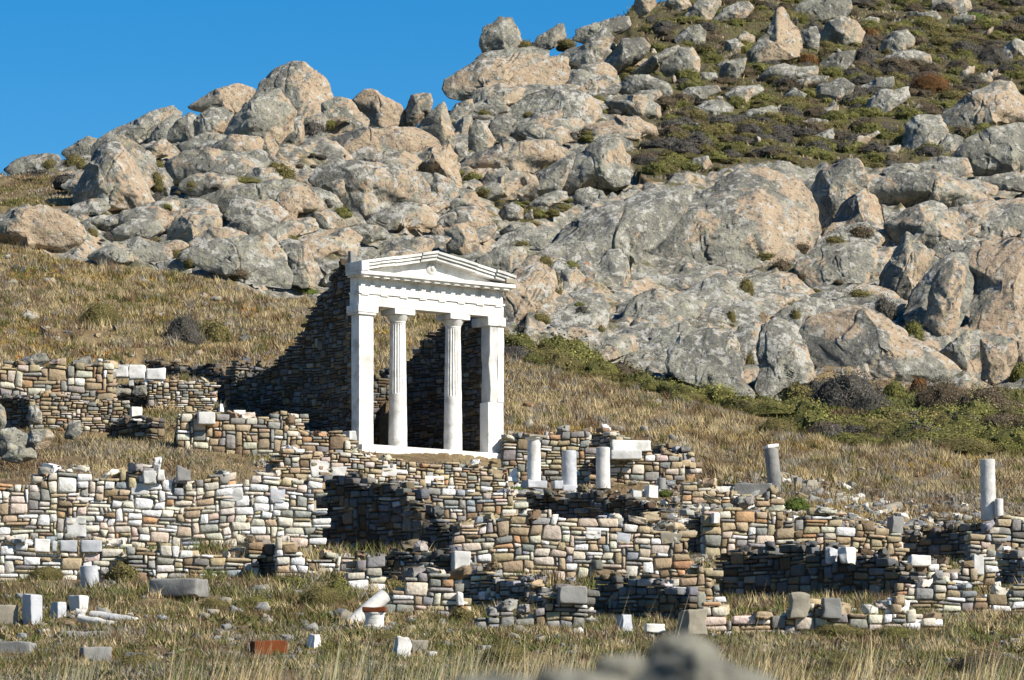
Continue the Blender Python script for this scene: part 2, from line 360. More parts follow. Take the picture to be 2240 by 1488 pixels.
def make_attr_mat(name, rough=0.95, var=0.25, bump=0.05, bscale=9, speck=0.5, tone=0.8):
    m, nt, b = new_mat(name, rough); g = NT(nt)
    a = g.attr('col')
    d = g.mix(1.0, a.outputs['Color'], (0.76, 0.74, 0.70), 'MULTIPLY')
    c = g.mix(g.ramp(g.noise(5, 5, 0.65), 0.35, 0.65), d, a.outputs['Color']) if var else a.outputs['Color']
    if speck:
        c = g.mix(g.ramp(g.noise(11, 4, 0.7), 0.60, 0.70, 0, speck), c, (0.09, 0.085, 0.075))
        c = g.mix(g.ramp(g.noise(3.2, 5, 0.6), 0.64, 0.72, 0, 0.5), c, (0.40, 0.38, 0.30))
    c = g.mix(1.0, c, (tone, tone, tone), 'MULTIPLY')
    nt.links.new(c, b.inputs['Base Color'])
    if bump: g.bump(g.noise(bscale, 5, 0.6), 0.7, bump, b)
    return m
MASONRY = make_attr_mat('dry_stone_masonry', var=1, bump=0.06, bscale=8, tone=.9)
GRASS = make_attr_mat('dry_grass_blades', var=0, bump=0, speck=0)
LEAF = make_attr_mat('shrub_leaves', var=0, bump=0, speck=0, tone=.86)

def make_marble(name, base, dark, stain=(0.50, 0.43, 0.33), st=0.6, rough=0.7):
    m, nt, b = new_mat(name, rough); g = NT(nt)
    c = g.mix(g.ramp(g.noise(1.8, 6, 0.65), 0.42, 0.7), base, dark)
    c = g.mix(g.ramp(g.noise(3.4, 6, 0.7, dist=0.5), 0.6, 0.72, 0, st), c, stain)
    c = g.mix(g.ramp(g.noise(13, 4, 0.7), 0.66, 0.74, 0, 0.35), c, (0.16, 0.155, 0.14))
    nt.links.new(c, b.inputs['Base Color'])
    g.bump(g.noise(9, 6, 0.65), 0.5, 0.03, b)
    return m
MARBLE = make_marble('white_marble', (0.74, 0.72, 0.675), (0.45, 0.435, 0.39), (0.42, 0.345, 0.25), 0.7)
MARBLE_W = make_marble('weathered_marble', (0.54, 0.53, 0.50), (0.36, 0.36, 0.345), (0.30, 0.28, 0.24), 0.5)
MARBLE_B = make_marble('blue_grey_marble', (0.43, 0.44, 0.46), (0.30, 0.315, 0.335), (0.25, 0.25, 0.25), 0.4)
GREYST = make_marble('grey_granite_dressed', (0.24, 0.236, 0.222), (0.155, 0.152, 0.143), (0.34, 0.33, 0.25), 0.5, 0.9)
TANST = make_marble('tan_dressed_stone', (0.29, 0.26, 0.20), (0.20, 0.183, 0.15), (0.30, 0.22, 0.14), 0.5, 0.9)
ORANGE = make_marble('orange_lichen_stone', (0.15, 0.042, 0.012), (0.065, 0.026, 0.014), (0.28, 0.25, 0.21), 0.8, 0.95)
NEARST = make_marble('mottled_near_stone', (0.19, 0.185, 0.15), (0.085, 0.083, 0.07), (0.26, 0.25, 0.20), 0.7, 0.95)
for n_ in NEARST.node_tree.nodes:
    if n_.type == 'TEX_NOISE': n_.inputs['Scale'].default_value *= 9

# ---------------------------------------------------------------- the ground sheet
def build_ground():
    pxs = np.unique(np.concatenate([np.linspace(-9000, -300, 60), np.linspace(-300, 2540, 470), np.linspace(2540, 11000, 60)]))
    ys = np.unique(np.concatenate([np.linspace(2, 100, 50), np.linspace(100, 180, 230), np.linspace(180, 300, 330), np.linspace(300, 420, 120)]))
    PXm, Ym = np.meshgrid(pxs, ys)
    X = (PXm - CX) / F * Ym
    X = X + np.sign(PXm - CX) * np.maximum(np.abs(PXm - CX) - 1500, 0) / 7500 * 30 * np.clip(1 - Ym / 300, 0.1, 1)
    Z = ground_z(X, Ym)
    bz = base_z(X, Ym)
    px = CX + F * X / Ym; py = HZ - F * bz / Ym
    wob = 14 * fbm(np.stack([X.ravel() * 0.5, Ym.ravel() * 0.5, Ym.ravel() * 0], 1), 3).reshape(X.shape)
    far = Ym > 168
    rk = (in_poly(px + wob, py + wob, ROCKY) & ~in_poly(px, py + wob * .4, EARTH) & far).astype(float)
    sc = ((in_poly(px + wob, py + wob, SCRUB) | in_poly(px + wob, py + wob, MATS)) & far).astype(float)
    rk = np.where(sc > 0.5, 0, rk)
    ny, nx = X.shape
    idx = np.arange(ny * nx).reshape(ny, nx)
    q = np.stack([idx[:-1, :-1], idx[:-1, 1:], idx[1:, 1:], idx[1:, :-1]], -1).reshape(-1, 4)
    v = np.stack([X.ravel(), Ym.ravel(), Z.ravel()], 1)
    col = np.stack([rk.ravel(), sc.ravel(), np.zeros(rk.size)], 1)
    me = mesh_np('hillside', v, quads=q, col=col, attr='mask')
    o = link('hillside', me, make_ground()); o['kind'] = 'structure'
    o['label'] = 'dry rocky hillside rising behind the ruins'
build_ground()
# ---------------------------------------------------------------- granite boulders and outcrops
_ICO = {}
def ico(sub):
    if sub not in _ICO:
        bm = bmesh.new(); bmesh.ops.create_icosphere(bm, subdivisions=sub, radius=1.0)
        v = np.array([x.co[:] for x in bm.verts]); f = np.array([[q.index for q in p.verts] for p in bm.faces]); bm.free()
        _ICO[sub] = (v, f)
    return _ICO[sub]

def star(poly, cx, cy, n=240):
    ang = np.linspace(-math.pi, math.pi, n, endpoint=False)
    R = np.zeros(n)
    for k, a in enumerate(ang):
        dx, dy = math.cos(a), math.sin(a); best = 0
        for i in range(len(poly)):
            x1, y1 = poly[i][0] - cx, poly[i][1] - cy; x2, y2 = poly[(i + 1) % len(poly)][0] - cx, poly[(i + 1) % len(poly)][1] - cy
            ex, ey = x2 - x1, y2 - y1; den = dx * ey - dy * ex
            if abs(den) < 1e-9: continue
            t = (x1 * ey - y1 * ex) / den; s = (x1 * dy - y1 * dx) / den
            if t > best and -1e-6 <= s <= 1 + 1e-6: best = t
        R[k] = best
    R[R < 1e-6] = np.median(R)
    k = np.array([1, 2, 3, 2, 1.]) / 9
    R = np.convolve(np.concatenate([R[-2:], R, R[:2]]), k, mode='valid')
    return ang, R

ROCK_N = [0]
def rock(poly, label, name='boulder', warm=0.3, pale=0.3, org=0.0, dep=0.75, facets=6, cat='boulder', sub=None, group=None, rough=1.0, push=0.06, Y=None, lean=None, mat=None):
    """poly: the outline in photo pixels; the body stands where the ground is seen under its lowest edge and is as deep as dep times its mean radius"""
    ROCK_N[0] += 1; r = np.random.default_rng(1000 + ROCK_N[0])
    poly = [tuple(p) for p in poly]
    a = 0; cx = cy = 0
    for i in range(len(poly)):
        x1, y1 = poly[i]; x2, y2 = poly[(i + 1) % len(poly)]; c = x1 * y2 - x2 * y1; a += c; cx += (x1 + x2) * c; cy += (y1 + y2) * c
    cx /= 3 * a; cy /= 3 * a
    xs = [p[0] for p in poly]; ys = [p[1] for p in poly]
    w, h = max(xs) - min(xs), max(ys) - min(ys)
    if Y is None:
        Yb = hit(cx, max(ys) - 0.12 * h)[1]
        Y = Yb + push * dep * math.sqrt(w * h) / 2 * Yb / F
    s = Y / F
    grow = 1.05
    ang, R = star([(x, 2 * cy - y) for x, y in poly], cx, cy)      # flip rows to heights
    size = math.sqrt(w * h) / 2 * s
    massive = not any(k in label for k in ('boulder', 'stone', 'block', 'fin ', 'pillar', 'horn', 'chip', 'shark', 'crag on', 'fragment'))
    if lean is None: lean = (.68 if massive and cx > 1130 and cy > 360 else .42 if massive else .15) if Y < 300 and cy < 860 else .1
    D = size * dep * (.72 if massive else 1)
    if sub is None: sub = 6 if w * h > 12000 else 5 if w * h > 2600 else 4
    V, Fc = ico(sub)
    # angular body: a rounded block cut by joint planes, then fitted to the outline
    p = np.stack([np.sign(V[:, k]) * np.abs(V[:, k]) ** (0.66 if massive else 0.82) for k in range(3)], 1)
    for k in range(facets + 4):
        if k == 0: n = np.array([r.uniform(.6, .9), r.uniform(-.9, -.5), r.uniform(.0, .5)])
        elif k == 1: n = np.array([r.uniform(-.9, -.6), r.uniform(-.9, -.5), r.uniform(-.2, .3)])
        elif k == 2: n = np.array([r.uniform(-.3, .3), r.uniform(-.6, -.2), r.uniform(.6, 1.0)])
        elif k < facets: n = np.array([r.uniform(-1, 1), r.uniform(-1.0, -0.1), r.uniform(-0.5, 1.0)])
        else: n = r.normal(size=3); n[1] = abs(n[1])
        n /= np.linalg.norm(n)
        dd = p @ n; off = dd.max() * r.uniform(0.46, 0.74)
        p = p - np.outer(np.maximum(dd - off, 0) * r.uniform(.86, .98), n)
    for k in range(18):
        n = r.normal(size=3); n[1] = -abs(n[1]) if k % 3 else n[1]; n /= np.linalg.norm(n)
        dd = p @ n; off = dd.max() * r.uniform(0.80, 0.95)
        p = p - np.outer(np.maximum(dd - off, 0) * .97, n)
    A = np.arctan2(p[:, 2], p[:, 0]); rad = np.hypot(p[:, 0], p[:, 2])
    nb = 60; bi = ((A + math.pi) / (2 * math.pi) * nb).astype(int) % nb
    mx = np.zeros(nb); np.maximum.at(mx, bi, rad); mx[mx < .2] = .2
    kk = np.array([1, 2, 1.]) / 4; mx = np.convolve(np.concatenate([mx[-1:], mx, mx[:1]]), kk, mode='valid')
    ba = (np.arange(nb) + .5) / nb * 2 * math.pi - math.pi
    M = np.interp(A, np.concatenate([[ba[-1] - 2 * math.pi], ba, [ba[0] + 2 * math.pi]]), np.concatenate([mx[-1:], mx, mx[:1]]))
    Ri = np.interp(A, np.concatenate([ang, [math.pi]]), np.concatenate([R, [R[0]]])) * s * grow
    f_ = Ri / M
    ysc = D / max(np.abs(p[:, 1]).max(), .3)
    p = np.stack([p[:, 0] * f_, p[:, 1] * ysc, p[:, 2] * f_], 1)
    nn = p / (np.linalg.norm(p, axis=1, keepdims=True) + 1e-6)
    q = p / size + r.uniform(-50, 50, 3)
    dis = 0.06 * fbm(q * 1.3, 3) + 0.03 * fbm(q * 4.2, 3) + .03 * (np.abs(fbm(q * 2.4 + 8, 3)) - .3)
    # weathered joints, mostly in one dipping set
    j0 = np.array([r.uniform(.5, 1), r.uniform(-.3, .3), r.uniform(-.7, .2)])
    for k in range(3 if w * h < 5200 else 9 if massive else 5):
        n = j0 + r.normal(0, .16 if k % 3 else .9, 3); n /= np.linalg.norm(n)
        t = p @ n - r.uniform(-.75, .75) * size + 0.07 * size * fbm(q * 1.7 + k, 3)
        cut = np.exp(-(t / (0.017 * size)) ** 2)
        gate = np.clip(fbm(q * 1.1 + 40 + k, 2) * 2 + .5, 0, 1)
        dis = dis - gate * (0.06 * cut - .030 * np.exp(-np.abs(t) / (.10 * size)) * (t > 0))
    p = p + nn * (dis * size * rough)[:, None]
    p[:, 1] += lean * (p[:, 2] - p[:, 2].min() * .6)
    me = mesh_np(name, p, tris=Fc)
    o = link(name, me, mat or GRANITE, loc=P(cx, cy, Y))
    o.color = (warm, pale, org, 1)
    tag(o, label, cat, group)
    return o

SC = 760 / 2240
ORG = {'A': (0, 100), 'B': (740, 0), 'C': (1480, 0), 'D': (1480, 480), 'E': (980, 350), 'F': (0, 500), 'H': (0, 984), 'I': (560, 984), 'K': (1480, 984)}
def Z(reg, pts):
    ox, oy = ORG[reg]
    return [(ox + x * SC, oy + y * SC) for x, y in pts]

ROCKS = [
 # region, outline, label, (warm, pale, orange), options
 ('A', [(20,800),(90,730),(200,690),(300,680),(380,700),(385,780),(250,830),(90,840)], 'low rounded outcrop at the left end of the skyline', (.3,.2,.5), {}),
 ('A', [(390,690),(470,630),(560,580),(620,600),(620,690),(540,740),(430,730)], 'small broken crag on the skyline left of the pear-shaped boulder', (.4,.3,.2), {}),
 ('A', [(620,620),(700,550),(800,490),(910,440),(1010,400),(1110,370),(1140,420),(1140,480),(1060,560),(940,640),(830,660),(720,680)], 'long grey crag climbing the skyline left of the big dome', (.05,.35,.1), dict(dep=.6)),
 ('A', [(1200,400),(1290,350),(1400,270),(1530,240),(1630,270),(1630,350),(1540,440),(1450,430),(1320,430)], 'pinkish rounded boulder leaning against the big summit dome', (.75,.2,.2), dict(push=.5)),
 ('A', [(950,620),(1010,510),(1110,440),(1170,450),(1130,560),(1090,640),(1000,650)], 'dark slanting crag below the skyline notch', (0,.1,0), {}),
 ('A', [(1080,590),(1130,480),(1220,420),(1290,460),(1265,640),(1180,660),(1090,620)], 'squat grey block left of the split, under the skyline', (0,.3,0), {}),
 ('A', [(1250,480),(1340,400),(1450,390),(1500,430),(1490,500),(1430,590),(1370,650),(1260,650)], 'broad grey block right of the split, under the pink boulder', (.05,.4,0), {}),
 ('A', [(1640,310),(1700,200),(1770,120),(1860,80),(1950,80),(2050,150),(2110,220),(2130,310),(2190,390),(2180,500),(1990,540),(1850,520),(1700,480),(1580,420)], 'tallest rounded granite dome on the left skyline', (.45,.3,.1), dict(dep=.8)),
 ('A', [(1430,590),(1480,470),(1560,370),(1650,310),(1790,270),(1890,400),(1890,520),(1790,640),(1750,740),(1640,700),(1530,650),(1440,630)], 'grey overhanging block at the foot of the tallest dome, dark hollow beneath', (.15,.35,0), dict(dep=.7, facets=7)),
 ('A', [(1770,580),(1810,480),(1890,460),(1960,450),(1960,620),(1880,680),(1780,680)], 'narrow grey block wedged right of the overhanging block', (.1,.6,0), {}),
 ('A', [(1960,470),(2100,420),(2230,380),(2260,460),(2150,520),(2010,560),(1960,540)], 'flat ledge under the right shoulder of the tallest dome', (.3,.4,.1), {}),
 ('A', [(590,640),(690,560),(790,590),(900,640),(1000,700),(1010,850),(960,960),(860,1000),(700,900),(600,760)], 'grey crag standing behind the pear-shaped boulder', (.2,.25,0), dict(dep=.5)),
 ('A', [(620,640),(690,580),(770,600),(840,690),(900,830),(960,960),(1010,1040),(960,1080),(850,1070),(740,1070),(600,1100),(520,1075),(470,990),(490,890),(540,800),(575,740),(590,690)], 'tall pear-shaped grey boulder with a tan right flank', (.5,.45,.05), dict(dep=.9, facets=4)),
 ('A', [(930,660),(1000,620),(1060,600),(1115,640),(1080,710),(1000,740),(940,720)], 'small tan-striped rock right of the pear-shaped boulder top', (.8,.3,.1), {}),
 ('A', [(1070,740),(1180,670),(1330,640),(1500,670),(1650,760),(1730,840),(1700,890),(1540,890),(1400,900),(1260,910),(1110,880),(1080,790)], 'wide hump-backed outcrop with a pink streak below the summit', (.35,.2,.1), dict(dep=.7)),
 ('A', [(-160,1130),(0,1090),(120,1050),(300,1030),(420,1080),(520,1150),(555,1230),(500,1310),(430,1340),(250,1310),(0,1290),(-160,1270)], 'broad striped tan boulder at the left edge above the dry grass', (.6,.3,.15), dict(dep=.7)),
 ('A', [(1290,980),(1440,900),(1700,860),(1850,850),(1980,900),(2060,990),(2060,1080),(1900,1110),(1700,1080),(1560,1120),(1400,1080)], 'wide sloping outcrop left of the pink rock face', (.3,.35,.1), dict(dep=.7)),
 ('A', [(1790,960),(1900,880),(2000,920),(2085,1010),(2060,1060),(1920,1070),(1900,1150),(1830,1200),(1790,1110)], 'pink rounded rock face above the left grass slope', (1.0,.1,0), dict(dep=.7)),
 ('A', [(500,1140),(640,1090),(840,1085),(830,1150),(700,1190),(540,1180)], 'flat pale ledge under the pear-shaped boulder', (.3,.8,0), {}),
 ('A', [(720,1190),(860,1110),(1020,1120),(1060,1190),(940,1260),(740,1260)], 'small grey hump below the pale ledge', (.1,.5,0), {}),
 ('A', [(990,1080),(1150,990),(1300,980),(1410,1050),(1420,1120),(1200,1140),(1080,1170)], 'low white-crusted rock above the dark-sided block', (.1,.8,0), {}),
 ('A', [(1080,1190),(1170,1090),(1330,1080),(1425,1110),(1405,1210),(1350,1260),(1220,1300),(1090,1270)], 'dark-sided cubic block in the lower left outcrop', (.45,.3,0), dict(facets=7, dep=.9)),
 ('A', [(1410,1200),(1520,1110),(1640,1080),(1760,1170),(1750,1240),(1560,1270),(1430,1250)], 'grey rounded hump right of the dark-sided block', (.2,.5,0), {}),
 ('A', [(560,1360),(700,1270),(880,1220),(1000,1260),(1080,1300),(1110,1370),(900,1420),(700,1420)], 'grey slab at the top of the dry left slope', (.4,.5,.2), {}),
 ('A', [(1130,1350),(1300,1260),(1550,1210),(1700,1200),(1790,1260),(1830,1370),(1890,1500),(1860,1560),(1560,1530),(1300,1440)], 'broad whale-backed outcrop above the left grass slope', (.35,.6,.2), dict(dep=.7)),
 ('A', [(1740,1270),(1860,1230),(1970,1260),(2020,1370),(2080,1480),(1980,1560),(1850,1520),(1790,1370)], 'steep fissured crag left of the temple pediment', (.25,.3,.1), {}),
 ('A', [(1950,1230),(2080,1180),(2240,1160),(2330,1230),(2300,1370),(2100,1400),(2000,1360)], 'warm block with a dark left side above the temple corner', (.75,.3,.1), dict(facets=7, dep=.9)),
 ('A', [(1900,1090),(2050,1040),(2240,1060),(2310,1150),(2150,1200),(1970,1190)], 'rounded tan ledge over the warm block', (.5,.5,.1), {}),
 ('A', [(2080,890),(2220,860),(2245,950),(2160,1000),(2085,980)], 'small square pale block beside the pink rock face', (.4,.5,0), dict(facets=8)),
 ('A', [(1000,1400),(1130,1370),(1240,1420),(1200,1470),(1040,1460)], 'small pale rock at the edge of the dry grass', (.2,.7,.5), {}),
 ('A', [(1000,840),(1060,790),(1110,860),(1090,970),(1010,970)], 'small upright stone beside the pear-shaped boulder', (.2,.4,0), {}),
 ('A', [(1960,1300),(2120,1380),(2330,1390),(2420,1480),(2300,1560),(2060,1560)], 'flat warm ledge just above the pediment', (.6,.4,.1), {}),
 ('B', [(-110,660),(0,615),(80,630),(130,700),(190,760),(190,860),(100,900),(0,890),(-100,860)], 'fissured crag right of the tallest dome', (.35,.3,0), {}),
 ('B', [(80,650),(160,580),(230,575),(310,615),(390,670),(430,720),(445,810),(330,860),(200,850),(170,740),(120,690)], 'twin-horned tan boulder on the skyline', (.8,.2,.1), dict(dep=.75)),
 ('B', [(430,710),(470,620),(540,600),(590,605),(612,660),(590,720),(540,780),(480,820),(440,800)], 'small upright boulder standing alone in the skyline gap', (.45,.5,0), dict(dep=.9)),
 ('B', [(490,830),(570,740),(640,680),(680,650),(712,740),(750,870),(750,970),(690,980),(620,930),(540,890)], 'sharp leaning fin of rock right of the skyline gap', (.55,.2,0), dict(facets=7)),
 ('B', [(-160,980),(-60,880),(100,840),(280,815),(470,815),(590,870),(645,935),(600,1030),(440,1090),(330,1080),(180,1090),(0,1050),(-120,1060)], 'large boulder with a broad pink top in the middle of the left hill', (.6,.2,.15), dict(dep=.8)),
 ('B', [(450,1050),(600,950),(720,925),(762,1020),(785,1130),(792,1215),(740,1230),(690,1180),(600,1120),(530,1110)], 'orange-stained fin of rock beside the broad pink boulder', (1.0,.1,.35), dict(facets=6)),
 ('B', [(-190,1160),(-60,1030),(150,1040),(330,1050),(500,1090),(580,1200),(570,1320),(350,1330),(130,1420),(60,1340),(-80,1260)], 'pale crusted slab below the broad pink boulder', (.35,.7,.1), dict(dep=.6)),
 ('B', [(560,1300),(565,1160),(620,1100),(720,1140),(775,1220),(745,1320),(650,1340)], 'tan stump of rock under the orange-stained fin', (.6,.5,.1), {}),
 ('B', [(700,1330),(790,1250),(880,1230),(945,1330),(930,1380),(750,1360)], 'low tan hump between bushes above the pediment', (.6,.3,0), {}),
 ('B', [(130,1440),(290,1330),(430,1285),(560,1300),(645,1390),(610,1460),(440,1480),(240,1490)], 'cream rounded slab above the temple roof', (.45,.7,0), {}),
 ('B', [(590,1450),(660,1390),(780,1330),(870,1315),(950,1380),(1020,1460),(990,1540),(720,1540)], 'grey ledge with a dark crack above the pediment ridge', (.3,.5,0), {}),
 ('B', [(690,590),(720,490),(800,430),(920,370),(1050,340),(1200,325),(1330,325),(1500,345),(1475,430),(1445,520),(1380,580),(1150,650),(1000,660),(860,670),(740,640)], 'great overhanging promontory at the left end of the right hill', (.65,.3,.05), dict(dep=.8, facets=7, rough=1.5)),
 ('B', [(860,450),(910,350),(1050,315),(1230,300),(1360,320),(1330,420),(1100,470),(950,480)], 'grey ledge carrying the perched boulder', (.1,.3,.05), dict(lean=.1)),
 ('B', [(850,680),(900,560),(1050,520),(1200,560),(1180,650),(1050,700)], 'hollowed tan ledge under the promontory', (.7,.4,0), {}),
 ('B', [(910,280),(940,190),(1010,145),(1040,115),(1120,115),(1165,180),(1185,260),(1150,310),(1050,345),(930,355)], 'large rounded boulder perched on the promontory against the sky', (.05,.35,0), dict(dep=.9, facets=4)),
 ('B', [(1225,335),(1290,230),(1370,185),(1420,145),(1450,150),(1465,230),(1410,300),(1310,340)], 'dark tilted slab with a raised tip on the skyline', (0,.1,0), dict(facets=6)),
 ('B', [(1500,260),(1560,195),(1640,150),(1720,120),(1870,100),(1890,190),(1740,250),(1600,280)], 'low chain of grey rocks along the right skyline', (.1,.4,0), {}),
 ('B', [(1905,40),(1920,-50),(2040,-60),(2055,20),(2000,90),(1940,110)], 'upright boulder cut by the top edge of the picture', (.3,.4,0), {}),
 ('B', [(2105,40),(2140,-30),(2240,-70),(2280,40),(2180,90)], 'dark boulder at the top edge beside the upright boulder', (0,.2,0), {}),
 ('B', [(1480,410),(1560,300),(1640,225),(1720,175),(1770,240),(1735,330),(1690,430),(1600,470),(1490,460)], 'pale speckled slab sloping right of the promontory', (.05,.6,0), {}),
 ('B', [(1675,440),(1740,350),(1830,255),(1950,245),(2005,300),(1970,370),(1870,430),(1780,490),(1700,475)], 'thick leaning block beside the pale speckled slab', (.2,.4,0), dict(facets=7)),
 ('B', [(1430,560),(1500,450),(1580,440),(1700,480),(1710,550),(1650,600),(1540,590)], 'pale rough rock under the pale speckled slab', (.1,.5,0), {}),
 ('B', [(1890,470),(2000,380),(2110,310),(2190,285),(2205,330),(2110,380),(2010,480),(1940,500)], 'long tilted grey slab leading up to a round boulder', (.1,.5,.1), {}),
 ('B', [(1795,580),(1870,480),(2000,475),(2120,540),(2155,610),(2090,660),(1980,630),(1830,610)], 'flat oval boulder below the long tilted slab', (.1,.5,0), {}),
 ('B', [(2080,440),(2110,360),(2200,305),(2290,300),(2340,370),(2320,480),(2190,520),(2110,500)], 'round boulder with a tan right side on the bushy slope', (.5,.4,.2), {}),
 ('B', [(2150,640),(2250,560),(2440,550),(2470,590),(2310,660),(2190,690)], 'narrow slab with orange lichen beneath the round boulder', (.2,.4,.6), {}),
 ('B', [(1715,640),(1850,605),(2000,615),(2075,680),(2075,760),(1900,770),(1790,740)], 'grey bun-shaped boulder at the edge of the scrub', (.3,.5,0), {}),
 ('B', [(1535,850),(1640,800),(1800,755),(1930,745),(2045,800),(2070,860),(1940,920),(1830,920),(1740,900),(1620,880)], 'long low boulder with an orange face above the scrub', (.65,.35,.1), {}),
 ('B', [(1090,690),(1230,600),(1400,555),(1560,565),(1650,620),(1690,720),(1640,810),(1540,870),(1450,830),(1300,800),(1150,780)], 'big pale outcrop in the middle of the right hill', (.3,.6,0), dict(dep=.6)),
 ('B', [(1070,880),(1140,800),(1280,755),(1400,730),(1475,760),(1505,840),(1440,920),(1300,920),(1180,910)], 'smooth grey outcrop with a pink right end', (.45,.1,0), {}),
 ('B', [(975,830),(1010,740),(1070,715),(1115,760),(1115,850),(1060,910),(1000,900)], 'smooth dark grey round rock beside the pink-ended outcrop', (.05,.05,0), {}),
 ('B', [(835,950),(848,820),(890,765),(960,810),(1015,900),(975,970),(850,990)], 'triangular standing stone above the temple', (.25,.6,.2), {}),
 ('B', [(755,840),(800,750),(850,730),(870,790),(845,880),(790,890)], 'dark narrow stone left of the triangular standing stone', (0,.2,0), {}),
 ('B', [(705,740),(760,660),(865,625),(880,700),(800,780),(720,790)], 'small grey crag under the promontory foot', (.1,.5,0), {}),
 ('B', [(740,1010),(760,930),(800,900),(835,950),(830,1010),(780,1030)], 'pale little rock below the triangular standing stone', (.2,.7,0), {}),
 ('B', [(770,1080),(900,980),(1050,930),(1200,905),(1390,895),(1435,960),(1450,1020),(1310,1070),(1240,1120),(1160,1150),(1000,1150),(920,1120),(800,1130)], 'long warm-ended outcrop left of the loaf-shaped boulder', (.5,.4,.1), dict(dep=.7)),
 ('B', [(910,1190),(960,1100),(1080,1070),(1170,1140),(1160,1250),(1090,1260),(940,1220)], 'grey knob under the long warm-ended outcrop', (.2,.5,.1), {}),
 ('B', [(1170,1260),(1290,1110),(1460,1005),(1530,985),(1510,1080),(1450,1190),(1430,1290),(1390,1310),(1240,1310)], 'flat slab leaning up to the loaf-shaped boulder', (.15,.6,0), {}),
 ('B', [(1445,1190),(1500,1060),(1600,945),(1720,875),(1820,895),(1872,1000),(1895,1110),(1872,1195),(1780,1220),(1560,1210),(1520,1260),(1465,1250)], 'huge loaf-shaped boulder with a pale right face in mid-slope', (.1,.35,0), dict(dep=.95, facets=5)),
 ('B', [(1510,1310),(1535,1220),(1620,1200),(1700,1230),(1745,1290),(1650,1345),(1540,1355)], 'small dark boulder in front of the loaf-shaped boulder', (.0,.3,0), {}),
 ('B', [(1035,1370),(1070,1320),(1130,1305),(1195,1350),(1185,1420),(1060,1420)], 'small round pale stone among bushes', (.1,.7,0), {}),
 ('B', [(1185,1400),(1250,1345),(1258,1415),(1200,1420)], 'white wedge of stone beside the small round stone', (.1,.9,0), {}),
 ('B', [(1200,690),(1250,650),(1290,665),(1290,705),(1230,720)], 'little knob on the big pale outcrop', (.1,.5,0), {}),
 ('C', [(-20,200),(60,90),(130,10),(200,-60),(290,10),(240,110),(180,160),(80,200)], 'dark jagged crag near the top edge', (.1,.2,.1), {}),
 ('C', [(220,160),(300,60),(380,15),(460,5),(505,50),(440,120),(340,170)], 'pale flat rock right of the dark jagged crag', (.1,.7,0), {}),
 ('C', [(-20,250),(50,180),(150,155),(185,200),(180,280),(120,305),(20,300)], 'small grey boulder under the dark jagged crag', (.1,.5,0), {}),
 ('C', [(435,500),(465,340),(560,240),(615,150),(645,50),(690,35),(740,120),(800,190),(815,310),(780,370),(650,420),(560,470)], 'tall horn-shaped rock with a tan right face on the upper slope', (.75,.3,.25), dict(dep=.75, facets=7)),
 ('C', [(730,120),(800,30),(880,-50),(1100,-60),(1130,60),(1070,150),(900,160)], 'smooth grey slab cut by the top edge', (.0,.15,0), {}),
 ('C', [(920,240),(970,135),(1050,95),(1150,135),(1215,210),(1180,300),(1100,330),(1020,300),(940,280)], 'round grey boulder with an orange crest on the upper slope', (.25,.3,.2), {}),
 ('C', [(805,200),(900,160),(922,220),(912,350),(850,330)], 'narrow upright stone between horn and round boulder', (.2,.6,.3), {}),
 ('C', [(305,350),(320,260),(380,245),(445,290),(430,350),(360,360)], 'pale pitted stone left of the horn-shaped rock', (.1,.7,0), {}),
 ('C', [(265,500),(290,430),(360,375),(455,365),(432,450),(385,520),(330,530)], 'dark-bellied stone at the foot of the horn-shaped rock', (.0,.4,0), {}),
 ('C', [(110,510),(170,465),(255,470),(240,540),(160,545)], 'flat pale stone left of the dark-bellied stone', (.1,.7,0), {}),
 ('C', [(525,510),(600,430),(700,405),(770,420),(905,420),(912,500),(760,530),(650,540)], 'low crusted ledge under the horn-shaped rock', (.3,.6,.2), {}),
 ('C', [(650,560),(760,510),(900,490),(985,490),(960,540),(820,570),(690,600)], 'long flat warm ledge in the scrub', (.5,.4,.1), {}),
 ('C', [(915,420),(1000,345),(1155,320),(1135,400),(1070,480),(980,500),(920,480)], 'wedge-shaped speckled rock right of the crusted ledge', (.2,.5,.1), {}),
 ('C', [(1295,370),(1330,270),(1400,195),(1490,185),(1535,250),(1515,310),(1400,370)], 'grey boulder with a shaded left side on the upper right slope', (.2,.4,.2), {}),
 ('C', [(1275,420),(1380,345),(1530,315),(1640,350),(1650,410),(1430,440)], 'low pale outcrop under the shaded grey boulder', (.2,.7,.2), {}),
 ('C', [(1640,80),(1655,-20),(1720,-50),(1880,-40),(1905,60),(1860,115),(1740,115)], 'round boulder with a tan side at the top edge', (.5,.4,0), {}),
 ('C', [(1485,160),(1520,120),(1560,150),(1530,180)], 'small white stone in the upper scrub', (.0,.9,0), {}),
 ('C', [(1145,150),(1250,105),(1315,115),(1290,180),(1200,195)], 'pair of pale stones grown together below the top edge', (.1,.8,0), {}),
 ('C', [(2075,400),(2110,300),(2180,250),(2270,280),(2300,400),(2180,420)], 'orange-capped pale boulder at the right edge', (.2,.7,.9), {}),
 ('C', [(895,610),(920,545),(1080,495),(1155,540),(1130,600),(1060,665),(960,670)], 'oval speckled boulder in the middle of the scrub', (.05,.6,.1), {}),
 ('C', [(1135,580),(1290,505),(1395,495),(1400,560),(1280,620),(1150,635)], 'flat grey rock with orange spots beside the oval boulder', (.1,.4,.5), {}),
 ('C', [(1205,740),(1240,630),(1330,565),(1410,565),(1505,535),(1505,620),(1390,700),(1330,760),(1240,765)], 'pale pitted outcrop left of the rust-brown bush', (.1,.7,.1), {}),
 ('C', [(385,770),(470,705),(620,675),(665,720),(560,770),(430,790)], 'flat speckled slab in the lower scrub', (.1,.6,0), {}),
